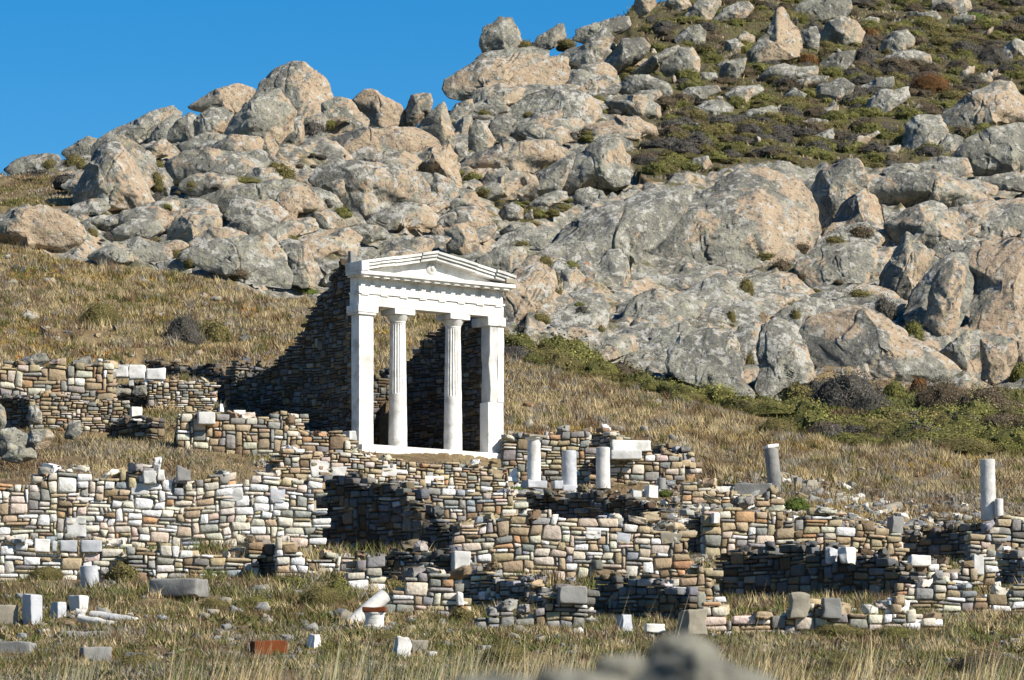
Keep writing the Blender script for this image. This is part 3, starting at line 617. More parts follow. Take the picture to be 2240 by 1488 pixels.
 ('C', [(100,700),(180,645),(290,635),(365,690),(355,750),(260,765),(130,750)], 'broad speckled rock at the left edge of the scrub', (.1,.7,0), {}),
 ('C', [(305,610),(400,545),(540,530),(565,580),(470,630),(425,710),(380,700),(345,650)], 'pale white-topped rock in the upper scrub', (.2,.8,0), {}),
 ('C', [(860,720),(1040,675),(1015,740),(920,745)], 'thin white slab lying under the oval boulder', (.1,.9,0), {}),
 ('C', [(820,900),(1015,820),(985,900),(880,920)], 'thin white slab tilted in the lower scrub', (.1,.9,0), {}),
 ('C', [(1165,905),(1300,835),(1315,865),(1200,915)], 'thin pale slab right of the tilted white slab', (.1,.8,0), {}),
 ('C', [(1365,780),(1465,710),(1465,775)], 'bright white chip of rock in the lower scrub', (.1,.9,0), {}),
 ('C', [(750,815),(870,755),(980,765),(970,800),(900,815),(800,830)], 'half-buried pale slab in the lower scrub', (.1,.7,0), {}),
 ('C', [(1335,1015),(1360,945),(1445,935),(1435,1010)], 'little pale block left of the leaning slabs', (.1,.6,0), {}),
 ('C', [(90,1080),(110,1020),(200,1000),(230,1060),(180,1100)], 'small lichened stone above the great cliff', (.1,.6,.4), {}),
 ('C', [(1710,740),(1830,640),(1930,565),(2080,500),(2170,510),(2250,610),(2300,760),(2100,800),(1960,870),(1800,900),(1740,830)], 'big sloping outcrop with a tan right face at the right edge', (.65,.4,.2), dict(dep=.7)),
 ('C', [(1470,880),(1490,785),(1560,725),(1710,725),(1760,830),(1700,960),(1650,1025),(1480,1025)], 'broken pale outcrop left of the big sloping outcrop', (.15,.6,.2), dict(facets=8)),
 ('C', [(1640,1000),(1760,850),(1850,880),(1830,960),(1790,1010),(1700,1030)], 'slabs leaning together over a dark hollow', (.1,.6,0), {}),
 ('C', [(1770,1010),(1880,880),(1960,845),(2080,795),(2250,765),(2330,1000),(2180,1120),(2020,1150),(1900,1110)], 'big smooth grey outcrop at the right edge', (.05,.2,0), dict(dep=.7)),
 ('C', [(1880,1130),(2020,1130),(2200,1090),(2330,1150),(2250,1240),(2050,1220),(1930,1200)], 'cracked dark ledge under the big smooth outcrop', (.35,.3,.1), {}),
]
ROCKS_PX = [
 ([(1195,550),(1260,465),(1330,425),(1420,398),(1520,385),(1500,450),(1440,520),(1390,570),(1330,610),(1270,625),(1205,600)], 'pale grey slab forming the left shoulder of the great cliff', (.05,.55,.1), dict(dep=.5)),
 ([(1385,550),(1420,470),(1470,420),(1540,395),(1620,352),(1700,346),(1755,378),(1782,440),(1795,520),(1770,560),(1640,590),(1560,620),(1480,625),(1410,610),(1370,585)], 'great grey cliff face with tan streaks and orange lichen on its brow', (.5,.25,.15), dict(dep=.55, facets=6)),
 ([(1690,470),(1710,400),(1760,385),(1790,440),(1800,520),(1790,560),(1720,570),(1695,540)], 'tan buttress right of the great cliff face', (.6,.2,.05), dict(dep=.7)),
 ([(1772,420),(1795,365),(1840,348),(1880,348),(1898,390),(1900,430),(1865,450),(1835,500),(1805,530),(1785,470)], 'rounded boulder with pink right cheek beside the great cliff', (.55,.3,0), dict(dep=.8)),
 ([(1812,500),(1850,440),(1890,412),(1920,428),(1938,480),(1932,530),(1900,545),(1860,530),(1820,530)], 'orange-faced boulder under the pink-cheeked boulder', (.7,.3,0), dict(dep=.8)),
 ([(1935,490),(1990,452),(2040,448),(2095,458),(2115,500),(2095,540),(2030,560),(1970,540)], 'rounded streaked boulder above the dark pointed slab', (.55,.3,.1), {}),
 ([(1895,420),(1960,370),(2060,366),(2120,398),(2180,440),(2100,465),(2000,460),(1930,450)], 'layered warm ledges right of the pink-cheeked boulder', (.5,.4,.2), dict(rough=1.4)),
 ([(2080,450),(2170,430),(2250,440),(2320,500),(2240,520),(2150,530),(2110,500)], 'grey ledge over the right-hand tan dome', (.3,.4,.1), {}),
 ([(2000,360),(2060,338),(2120,340),(2130,375),(2060,400)], 'small stained rock at the top of the warm ledges', (.3,.4,.1), {}),
 ([(1930,375),(1960,352),(2010,355),(2020,385),(1960,400)], 'low grey rocks bordering the scrub at right', (.1,.5,.2), {}),
]
ROCKS2 = [
 ('D', [(270,330),(480,270),(650,210),(720,165),(765,190),(755,260),(610,340),(480,380),(360,380)], 'smooth orange-tan slab under the great cliff', (1.0,.1,.1), {}),
 ('D', [(775,270),(900,170),(1060,130),(1220,95),(1300,140),(1290,260),(1240,400),(1180,470),(980,490),(880,490),(820,400),(780,330)], 'broad rounded tan slab in the middle of the right outcrop', (.5,.35,.05), dict(dep=.6)),
 ('D', [(1230,300),(1270,170),(1410,155),(1390,330),(1320,430),(1220,440)], 'cream slab left of the dark pointed slab', (.45,.6,.05), {}),
 ('D', [(490,420),(560,345),(680,325),(770,340),(855,430),(900,490),(700,530),(520,500)], 'low orange-topped hump under the smooth tan slab', (.8,.4,.05), {}),
 ('D', [(1290,510),(1330,350),(1410,190),(1490,70),(1540,110),(1665,210),(1645,280),(1570,400),(1490,580),(1350,590)], 'dark pointed slab like a shark fin', (.35,.25,.1), dict(facets=3, dep=.8)),
 ('D', [(1800,200),(1950,105),(2150,80),(2330,90),(2420,400),(2350,720),(2180,800),(2060,800),(1960,740),(1890,700),(1910,520),(1920,330)], 'massive tan dome with dark streaks at the right edge', (.85,.15,.0), dict(dep=.8)),
 ('D', [(1460,650),(1560,430),(1680,250),(1800,165),(1930,195),(1935,350),(1890,560),(1840,660),(1740,780),(1600,720)], 'dark grey flank left of the massive tan dome', (.05,.2,0), dict(dep=.5, facets=3)),
 ('D', [(1600,660),(1640,450),(1700,310),(1800,235),(1872,300),(1855,450),(1815,620),(1775,720),(1690,820),(1650,780)], 'leaning pillar of tan rock in front of the dark flank', (.85,.2,.15), dict(dep=.85, facets=6)),
 ('D', [(1700,850),(1810,760),(1890,700),(1890,830),(1870,980),(1790,960)], 'grey-tan wedge under the leaning pillar', (.5,.4,0), {}),
 ('D', [(1965,770),(2060,750),(2180,765),(2205,870),(2140,1010),(2050,1070),(1970,1030)], 'blocky tan rock below the massive dome', (.9,.2,.0), dict(facets=8, dep=.9)),
 ('D', [(2190,900),(2210,780),(2300,740),(2400,800),(2350,950),(2230,960)], 'pink rock at the right edge beside a green bush', (.9,.1,0), {}),
 ('D', [(860,480),(1000,455),(1150,480),(1290,530),(1270,590),(1080,590),(880,570)], 'thin crusted ledge above the whale-backed rock', (.2,.6,.1), {}),
 ('D', [(780,760),(860,610),(1020,555),(1200,545),(1380,605),(1510,740),(1680,830),(1800,930),(1895,1060),(1700,1090),(1400,1060),(1100,1040),(920,1010),(850,880)], 'big whale-backed rock with pink flank above the dry grass', (.6,.25,.0), dict(dep=.6, facets=6)),
 ('D', [(530,900),(560,650),(680,600),(790,660),(850,830),(905,1000),(850,1080),(700,1080),(570,1190),(510,1110)], 'steep pale-crusted buttress left of the whale-backed rock', (.25,.7,.05), dict(dep=.6)),
 ('D', [(-60,820),(60,690),(250,680),(375,715),(415,880),(405,1020),(500,1110),(480,1180),(300,1130),(100,1070),(-40,980)], 'smooth grey apron of rock with orange spots above the green mats', (.05,.45,.3), dict(dep=.5)),
 ('D', [(-20,500),(150,390),(300,320),(430,365),(490,480),(640,510),(720,570),(560,670),(380,690),(200,690),(0,680)], 'wide crusted ledge in the middle of the right outcrop', (.15,.7,.1), dict(dep=.5)),
 ('D', [(370,740),(420,660),(540,640),(560,760),(540,940),(500,1080),(420,1000)], 'fissured pale strip of rock beside the smooth apron', (.1,.6,.1), {}),
 ('E', [(330,830),(370,760),(430,700),(520,570),(605,580),(690,700),(700,800),(610,950),(500,1040),(380,1130),(340,1020)], 'tan crag just right of the temple pediment', (.75,.35,.1), dict(dep=.6, facets=6)),
 ('E', [(720,760),(730,710),(830,680),(845,770),(795,870),(720,910)], 'small striped stone beside the dark cave', (.2,.6,0), {}),
 ('E', [(690,680),(760,660),(900,640),(960,720),(930,830),(850,860),(830,740)], 'grey brow with orange lichen over the dark cave', (.05,.4,1.0), {}),
 ('E', [(490,1130),(640,1010),(760,920),(870,850),(1000,840),(1045,930),(1015,1080),(960,1180),(850,1180),(740,1220),(560,1180)], 'white-crusted outcrop right of the temple', (.1,.8,.1), dict(dep=.6)),
 ('E', [(960,1250),(1070,1110),(1200,1040),(1330,1020),(1370,1090),(1320,1180),(1310,1340),(1160,1290)], 'rounded grey apron above the green mats', (.05,.6,0), dict(dep=.6)),
 ('E', [(1290,1240),(1360,1080),(1520,1030),(1640,1070),(1830,1070),(1880,1180),(1880,1340),(1800,1420),(1540,1390),(1320,1340)], 'smooth grey belly of rock with an orange stripe', (.05,.4,.35), dict(dep=.55)),
 ('E', [(1020,1080),(1080,930),(1200,880),(1400,900),(1600,870),(1650,940),(1560,1060),(1420,1070),(1200,1070)], 'long white-crusted step across the outcrop', (.1,.8,.05), dict(dep=.5)),
 ('E', [(1140,870),(1165,740),(1250,655),(1420,730),(1640,755),(1800,785),(1880,850),(1700,900),(1400,930),(1200,900)], 'grey ledge at the foot of the great cliff', (.15,.6,.1), dict(dep=.5)),
 ('E', [(910,830),(960,680),(1030,550),(1110,550),(1175,680),(1160,790),(1100,870),(1020,880)], 'upright grey rib beside the dark cave', (.05,.5,.2), dict(dep=.6)),
 ('E', [(310,510),(460,420),(600,425),(770,435),(745,550),(600,590),(440,590),(330,590)], 'flat pale terrace of rock behind the pediment', (.15,.6,.1), dict(dep=.5)),
 ('E', [(560,640),(660,520),(800,485),(1000,535),(985,660),(900,740),(800,710),(690,710)], 'grey slab over the dark cave', (.1,.5,.05), dict(dep=.5)),
 ('E', [(-20,450),(100,405),(170,435),(205,560),(160,620),(0,620)], 'round tan boulder right of the pediment ridge', (.65,.4,0), {}),
 ('E', [(-20,370),(120,300),(220,325),(305,430),(285,500),(180,450),(60,420)], 'warm flat rock behind the pediment ridge', (.5,.5,0), {}),
 ('E', [(160,670),(300,560),(480,550),(510,610),(430,740),(350,770),(200,700)], 'grey crusted rock touching the pediment slope', (.1,.4,.05), {}),
 ('E', [(330,460),(420,410),(520,430),(500,480),(380,500)], 'brownish flat stone among bushes', (.5,.3,.3), {}),
]
for reg, pts, lab, (wm, pl, og), kw in ROCKS + ROCKS2:
    rock(Z(reg, pts), lab, warm=wm, pale=pl, org=og, **kw)
for pts, lab, (wm, pl, og), kw in ROCKS_PX:
    rock(pts, lab, warm=wm, pale=pl, org=og, **kw)

# broad ledges of bedrock that join the outcrops
def ledges(n, poly, label, group, wmin, wmax, warm, seed, name='rock_ledge'):
    r = np.random.default_rng(seed); xs = [p[0] for p in poly]; ys = [p[1] for p in poly]; k = 0
    while k < n:
        x, y = r.uniform(min(xs), max(xs)), r.uniform(min(ys), max(ys))
        if not in_poly(np.array([x]), np.array([y]), poly)[0]: continue
        w = r.uniform(wmin, wmax); h = w * r.uniform(.34, .6); tilt = r.uniform(-.35, .1)
        a = np.linspace(0, 2 * math.pi, 11, endpoint=False)
        pts = [(x + w / 2 * math.cos(t) * r.uniform(.8, 1.1), y - h / 2 * math.sin(t) * r.uniform(.75, 1.1) + tilt * w / 2 * math.cos(t)) for t in a]
        rock(pts, label, name=name, warm=warm * r.uniform(.2, 1.6), pale=r.uniform(.2, .8), org=r.uniform(0, .25), dep=.55, group=group, cat='rock', lean=.8 if x > 1130 and y > 380 else .55, facets=6, sub=5); k += 1
ledges(55, [(180,420),(230,340),(330,330),(560,300),(760,330),(980,320),(1000,420),(1120,520),(1150,640),(1000,600),(760,590),(560,590),(420,560),(200,530),(170,480)], 'weathered ledge of bedrock showing between the boulders of the left hill', 'bedrock ledges of the left hill', 60, 170, .5, 71)
ledges(40, [(1000,240),(1180,180),(1420,90),(1450,220),(1360,330),(1250,440),(1080,420),(1000,330)], 'weathered ledge of bedrock between the boulders of the promontory slope', 'bedrock ledges of the promontory slope', 50, 130, .35, 72)
ledges(55, [(1150,640),(1250,560),(1400,600),(1700,600),(1800,560),(1950,420),(2240,400),(2300,520),(2000,560),(1900,700),(1700,760),(1560,860),(1330,780),(1150,750)], 'weathered ledge of bedrock filling the right outcrop', 'bedrock ledges of the right outcrop', 70, 190, .45, 73)

# loose rocks between the big ones: one label per ground they lie on
def scatter_rocks(n, poly, label, group, wmin, wmax, warm, seed, pale=.5):
    r = np.random.default_rng(seed); xs = [p[0] for p in poly]; ys = [p[1] for p in poly]; k = 0
    protos = []
    while k < n:
        x, y = r.uniform(min(xs), max(xs)), r.uniform(min(ys), max(ys))
        if not in_poly(np.array([x]), np.array([y]), poly)[0]: continue
        w = wmin + (wmax - wmin) * r.random() ** 2.2
        if len(protos) < 7:
            m = 9; a = np.linspace(0, 2 * math.pi, m, endpoint=False)
            pts = [(x + w / 2 * math.cos(t) * r.uniform(.75, 1.1), y - w * .3 * math.sin(t) * r.uniform(.7, 1.15)) for t in a]
            o = rock(pts, label, warm=warm * r.uniform(.3, 1.6), pale=pale, org=r.uniform(0, .4), sub=3, group=group, name='loose_rock', cat='rock', facets=7)
            protos.append((o, w * o.location.y / F))
        else:
            src, sw = protos[int(r.integers(7))]
            X, Y, Zz = hit(x, y)
            o = src.copy(); COL.objects.link(o)
            s = w * Y / F / sw
            o.location = (X, Y, gz(X, Y) + 0.05 * s); o.scale = (s, s, s * r.uniform(.8, 1.2)); o.rotation_euler = (r.uniform(-.3, .3), r.uniform(-.3, .3), r.uniform(0, 6.28))
            o.color = (warm * r.uniform(.2, 1.7), pale * r.uniform(.5, 1.4), r.uniform(0, .45), 1)
        k += 1
scatter_rocks(70, [(175,420),(300,330),(560,330),(960,300),(1150,480),(1180,640),(1000,620),(700,600),(400,560),(200,520),(170,480)], 'small loose rock wedged between the outcrops of the left hill', 'loose rocks on the left hill', 14, 60, .5, 21)
scatter_rocks(60, [(1120,150),(1420,40),(1480,240),(1400,330),(1250,420),(1060,430),(1000,280)], 'small loose rock between the boulders of the promontory slope', 'loose rocks on the promontory slope', 14, 55, .35, 22)
scatter_rocks(90, [(1500,-10),(2240,-40),(2240,320),(1960,340),(1640,340),(1460,300)], 'small loose rock half hidden in the upper scrub', 'loose rocks in the upper scrub', 14, 62, .3, 23, .6)
scatter_rocks(45, [(1180,640),(1500,640),(1900,560),(2240,480),(2240,380),(1900,380),(2150,640),(1900,820),(1500,830),(1180,740)], 'small loose rock lodged in the right outcrop', 'loose rocks in the right outcrop', 12, 42, .5, 24)
scatter_rocks(60, [(0,560),(300,600),(640,640),(660,700),(560,800),(0,780)], 'small grey rock lying in the dry grass of the left slope', 'rocks in the dry left slope', 8, 34, .4, 25)
# ---------------------------------------------------------------- dry stone masonry
def cube_template(n, k, g=None):
    g = np.linspace(-1, 1, n + 1) if g is None else np.array(g); n = len(g) - 1; vid = {}; V = []; Q = []
    def vtx(p):
        key = tuple(np.round(p, 5))
        if key not in vid: vid[key] = len(V); V.append(p)
        return vid[key]
    for ax in range(3):
        for s in (-1, 1):
            for i in range(n):
                for j in range(n):
                    c = []
                    for a, b in ((i, j), (i + 1, j), (i + 1, j + 1), (i, j + 1)):
                        p = [0, 0, 0]; p[ax] = s; p[(ax + 1) % 3] = g[a]; p[(ax + 2) % 3] = g[b]
                        c.append(vtx(p))
                    Q.append(c if s > 0 else c[::-1])
    V = np.array(V, float)
    return V / (np.abs(V) ** k).sum(1, keepdims=True) ** (1 / k), np.array(Q)
TV, TQ = cube_template(4, 7, [-1, -.82, 0, .82, 1])
PAL = {'grey': (.215, .21, .195), 'tan': (.33, .265, .175), 'light': (.47, .44, .37), 'white': (.74, .72, .68), 'brown': (.19, .14, .09),
       'blue': (.26, .275, .295), 'orange': (.36, .225, .125), 'pink': (.45, .375, .315), 'dark': (.13, .125, .115)}
PALS = {
 'white': dict(white=5.5, light=7, tan=3.2, grey=2.2, blue=1.2, orange=.4, pink=2, brown=.5),
 'mixed': dict(white=2.6, light=4.5, tan=5, grey=4.2, blue=1.4, orange=.5, pink=1.2, brown=1.4),
 'tan': dict(light=2.2, tan=6, grey=3.6, brown=1.6, orange=.4, pink=1, white=.5),
 'grey': dict(grey=6, dark=2, blue=2, tan=2.5, brown=1.5, light=1, white=.5),
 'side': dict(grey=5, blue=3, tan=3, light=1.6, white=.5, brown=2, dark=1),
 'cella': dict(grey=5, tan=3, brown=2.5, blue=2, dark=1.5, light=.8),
}
def stones_mesh(name, QC, yc, hd, A, N, P0, col, off):
    """QC (n,4,2): corners of each face along/up the wall (ll, lr, ur, ul); yc, hd: centre and half depth of each stone behind the face"""
    n = len(QC); m = len(TV)
    a = ((TV[:, 0] + 1) / 2)[None, :, None]; c = ((TV[:, 2] + 1) / 2)[None, :, None]
    q = [QC[:, k][:, None, :] for k in range(4)]
    T = (q[0] * (1 - a) + q[1] * a) * (1 - c) + (q[3] * (1 - a) + q[2] * a) * c
    Yl = yc[:, None] + TV[None, :, 1] * hd[:, None]
    Yl = Yl + .02 * fbm(np.stack([T[:, :, 0].ravel() * 9, T[:, :, 1].ravel() * 9, np.repeat(np.arange(n) * .37, m)], 1), 2).reshape(n, m)
    W = P0[None, None] * 1.0 + np.zeros((n, m, 3)); W[:, :, 2] = T[:, :, 1]
    W = W + T[:, :, 0:1] * A[None, None] + Yl[:, :, None] * N[None, None]
    Q = (TQ[None] + (np.arange(n) * m)[:, None, None]).reshape(-1, 4)
    return W.reshape(-1, 3) - off, Q, np.repeat(col, m, 0)

def pack(L, H, cell, r, big):
    """irregular rubble: rectangles of whole cells laid without overlap"""
    nt, nz = int(math.ceil(L / cell)) + 2, int(math.ceil(H / cell)) + 2
    g = np.zeros((nz, nt), bool); out = []
    for j in range(nz):
        i = 0
        while i < nt:
            if g[j, i]: i += 1; continue
            u = r.random()
            h = 1 if u < .50 else (2 if u < .88 else (3 if u < .88 + .09 * big else (4 if u > .985 else 2)))
            w = int(r.integers(1, 6)) if h == 1 else (int(r.integers(2, 6)) if h == 2 else int(r.integers(2, 6)))
            if h == 1 and r.random() < .6: w += 1
            h = min(h, nz - j)
            k = 1
            while k < w and i + k < nt and not g[j, i + k]: k += 1
            g[j:j + h, i:i + k] = True; out.append((i, j, k, h)); i += k
    return np.array(out, float)

def pick_cols(n, pal, r):
    ks = list(PALS[pal]); w = np.array([PALS[pal][k] for k in ks]); w = w / w.sum()
    c = np.array([PAL[ks[i]] for i in r.choice(len(ks), n, p=w)])
    c = c * (.62 if pal in ('side', 'cella') else 1.5 if pal == 'white' else 1.36)        # side and cella stones coloured darker to imitate deep shade
    return np.clip(c * r.uniform(.78, 1.2, (n, 1)) * r.uniform(.95, 1.05, (n, 3)), .03, .82)

WALLSEGS = []
WN = [0]
def wall(label, base, px1, kind, top, pal='mixed', size=1.0, ang=None, thick=0.62, name='stone_wall', parent=None, P0=None, sink=0.35, minz=None, rub=0.0):
    WN[0] += 1; r = np.random.default_rng(500 + WN[0])
    if P0 is None: P0 = np.array(hit(*base))
    a = math.radians(ang if ang is not None else (14 if kind == 'f' else 38))
    dx, dy = (math.cos(a), math.sin(a)) if kind == 'f' else (-math.sin(a), math.cos(a))
    def t_of(px):
        k = (px - CX) / F
        return (k * P0[1] - P0[0]) / (dx - k * dy)
    L = t_of(px1)
    A = np.array([dx, dy, 0]) * (1 if L > 0 else -1); L = abs(L)
    N = np.array([A[1], -A[0], 0]);
    if N @ P0 > 0: N = -N
    tt = np.array([abs(t_of(p[0])) for p in top]); hh = []
    for (px, py), t in zip(top, tt):
        Y = P0[1] + A[1] * t; hh.append((HZ - py) / F * Y)
    o = np.argsort(tt); tt = tt[o]; hh = np.array(hh)[o]
    t2 = np.linspace(0, L, max(int(L / .18), 3)); h2 = np.interp(t2, tt, hh)          # ragged, crumbling crest
    h2 = h2 + (.17 * vnoise(np.stack([t2 * 1.5, t2 * 0 + WN[0], t2 * 0], 1)) + .10 * vnoise(np.stack([t2 * 5, t2 * 0 + WN[0] + .5, t2 * 0], 1))) * size
    tt, hh = t2, h2
    gt = np.linspace(0, L, 40)
    bz = ground_z(P0[0] + A[0] * gt, P0[1] + A[1] * gt) - sink
    if minz is not None: bz = np.full_like(bz, minz)
    z0 = bz.min(); zmax = hh.max() + .15
    cell = .096 * size; off = P0 * 1.0; parts = []
    for side in (1, -1):
        R = pack(L + .2, zmax - z0, cell, r, 1.0 if size > .9 else .4)
        t0 = R[:, 0] * cell - .1; zz0 = z0 + R[:, 1] * cell; t1 = t0 + R[:, 2] * cell; zz1 = zz0 + R[:, 3] * cell
        tc = np.clip((t0 + t1) / 2, 0, L); zc = (zz0 + zz1) / 2
        k = (zc > np.interp(tc, gt, bz) - .1) & (zz1 < np.interp(tc, tt, hh) + r.uniform(-.02, .16, len(tc)) * size) & ((t0 + t1) / 2 < L + .05)
        t0, t1, zz0, zz1, tc = t0[k], t1[k], zz0[k], zz1[k], tc[k]
        QC = np.stack([np.stack([t0, zz0], 1), np.stack([t1, zz0], 1), np.stack([t1, zz1], 1), np.stack([t0, zz1], 1)], 1)
        flat = QC.reshape(-1, 2)
        w3 = np.stack([flat[:, 0] / cell * .62, flat[:, 1] / cell * .62, np.full(len(flat), WN[0] * 3.7 + side)], 1)
        lo3 = np.stack([flat[:, 0] * .55, flat[:, 1] * .55, np.full(len(flat), WN[0] * 1.3)], 1)
        warp = np.stack([vnoise(w3) * .60, vnoise(w3 + 51) * .46], 1) * cell + np.stack([vnoise(lo3) * .0, vnoise(lo3 + 9) * .12], 1)
        QC = (flat + warp).reshape(-1, 4, 2)
        cen = QC.mean(1, keepdims=True)
        gap = .010 + r.uniform(0, .008, (len(QC), 1, 1))
        d = QC - cen; ln = np.maximum(np.abs(d).mean(1, keepdims=True), .02)
        QC = cen + d * (1 - gap / ln) + r.uniform(-.09, .09, QC.shape) * np.minimum(ln, .12)
        n = len(QC)
        hd = thick * .26 * np.ones(n)
        yc = (-thick * .25 if side > 0 else -thick * .75) + side * np.clip(r.normal(0, .018, n), -.035, .06)
        parts.append(stones_mesh(name, QC, yc, hd, A, N, P0, pick_cols(n, pal, r), off))
    if rub >= 0:
        nr = int(L * 1.6); tr = r.uniform(.1, max(L - .1, .2), nr)
        V2 = []; 
        cs = pick_cols(nr, pal, r)
        for i in range(nr):
            sz = np.array([r.uniform(.1, .24), r.uniform(.09, .17), r.uniform(.05, .12)]) * size
            v = TV * sz + .022 * r.normal(size=(len(TV), 3)); a2 = r.uniform(0, 6.28); b2 = r.normal(0, .25)
            v[:, 2] += v[:, 0] * b2
            ca, sa = math.cos(a2), math.sin(a2)
            wv = np.stack([v[:, 0] * ca - v[:, 1] * sa, v[:, 0] * sa + v[:, 1] * ca, v[:, 2]], 1)
            ce = P0 + A * tr[i] - N * r.uniform(.08, thick - .05); ce[2] = np.interp(tr[i], tt, hh) + sz[2] * r.uniform(.0, .8)
            V2.append(wv + ce - off)
        if nr: parts.append((np.concatenate(V2), (TQ[None] + (np.arange(nr) * len(TV))[:, None, None]).reshape(-1, 4), np.repeat(cs, len(TV), 0)))
    # earth packing in the joints, just behind the faces
    m = max(int(L / .3), 2); g = np.linspace(0.1, max(L - .1, .2), m)
    hb = np.interp(g, tt, hh) - .22 * size; bb = np.interp(g, gt, bz); hb = np.maximum(hb, bb + .02)
    cv = []
    for nn_, zz in ((-.075, bb), (-.075, hb), (-(thick - .075), hb), (-(thick - .075), bb)):
        q = P0[None] + A[None] * g[:, None] + N[None] * nn_ * 1.0; q = q.copy(); q[:, 2] = zz; cv.append(q - off)
    cv = np.concatenate(cv); qd = []
    for k in range(4):
        for i in range(m - 1):
            a0, a1 = k * m + i, k * m + i + 1; b0, b1 = ((k + 1) % 4) * m + i, ((k + 1) % 4) * m + i + 1
            qd.append((a0, a1, b1, b0))
    qd.append((0, m, 2 * m, 3 * m)); qd.append((m - 1, 4 * m - 1, 3 * m - 1, 2 * m - 1))
    parts.append((cv, np.array(qd), np.repeat(np.array([{'white': (.36, .32, .25), 'mixed': (.26, .22, .16), 'tan': (.25, .20, .13)}.get(pal, (.09, .08, .065))]), len(cv), 0)))
    V = []; Q = []; K = []; nb = 0
    for v, q, c in parts: V.append(v); Q.append(q + nb); K.append(c); nb += len(v)
    me = mesh_np(name, np.concatenate(V), quads=np.concatenate(Q), col=np.concatenate(K))
    o = link(name, me, MASONRY, loc=off)
    WALLSEGS.append((P0[:2].copy(), P0[:2] + A[:2] * L, N[:2].copy(), thick))
    if parent is not None:
        o.parent = parent; o.location = Vector(off) - parent.location
        if label: o['label'] = label
    else:
        tag(o, label, 'wall')
    return o

# ---------------------------------------------------------------- the temple front
def bev_box(bm, lo, hi, bev=0.02):
    v0 = len(bm.verts)
    g = bmesh.ops.create_cube(bm, size=1)
    for v in g['verts']:
        for i in range(3): v.co[i] = lo[i] + (v.co[i] + .5) * (hi[i] - lo[i])
    if bev:
        es = list({e for v in g['verts'] for e in v.link_edges})
        bmesh.ops.bevel(bm, geom=es, offset=bev, segments=2, affect='EDGES', profile=.6)
def bev_prism(bm, prof, y0, y1):
    """prof: (x, z) outline, extruded from y0 to y1"""
    a = [bm.verts.new((x, y0, z)) for x, z in prof]; b = [bm.verts.new((x, y1, z)) for x, z in prof]
    n = len(prof)
    bm.faces.new(a[::-1]); bm.faces.new(b)
    for i in range(n): bm.faces.new((a[i], a[(i + 1) % n], b[(i + 1) % n], b[i]))
def tmesh(name, bm, mat, parent, rough=0.0, seed=1, sub=0):
    bmesh.ops.recalc_face_normals(bm, faces=bm.faces)
    if sub:
        bmesh.ops.subdivide_edges(bm, edges=[e for e in bm.edges if e.calc_length() > .15], cuts=sub, use_grid_fill=True)
    if rough:
        co = np.array([v.co[:] for v in bm.verts]); d = rough * np.stack([fbm(co * 3 + seed * 7 + k * 31, 3) for k in range(3)], 1)
        for v, q in zip(bm.verts, d): v.co += Vector(q)
    # local temple axes: x along the front, y into the building, z up
    for v in bm.verts:
        x, y, z = v.co; v.co = (x * UX - y * UY, x * UY + y * UX, z)
    me = bpy.data.meshes.new(name); bm.to_mesh(me); bm.free()
    return link(name, me, mat, parent)

def lathe(bm, prof, cx, cy, seg=60, flutes=0, fz=(0, 0), fd=.018):
    rings = []
    for r_, z in prof:
        ring = []
        for k in range(seg):
            a = 2 * math.pi * k / seg; rr = r_
            if flutes and fz[0] <= z <= fz[1]:
                rr -= fd * abs(math.sin(a * flutes / 2)) ** .8
            ring.append(bm.verts.new((cx + rr * math.cos(a), cy + rr * math.sin(a), z)))
        rings.append(ring)
    for a, b in zip(rings, rings[1:]):
        for k in range(seg): bm.faces.new((a[k], a[(k + 1) % seg], b[(k + 1) % seg], b[k]))
    bm.faces.new(rings[0][::-1]); bm.faces.new(rings[-1])

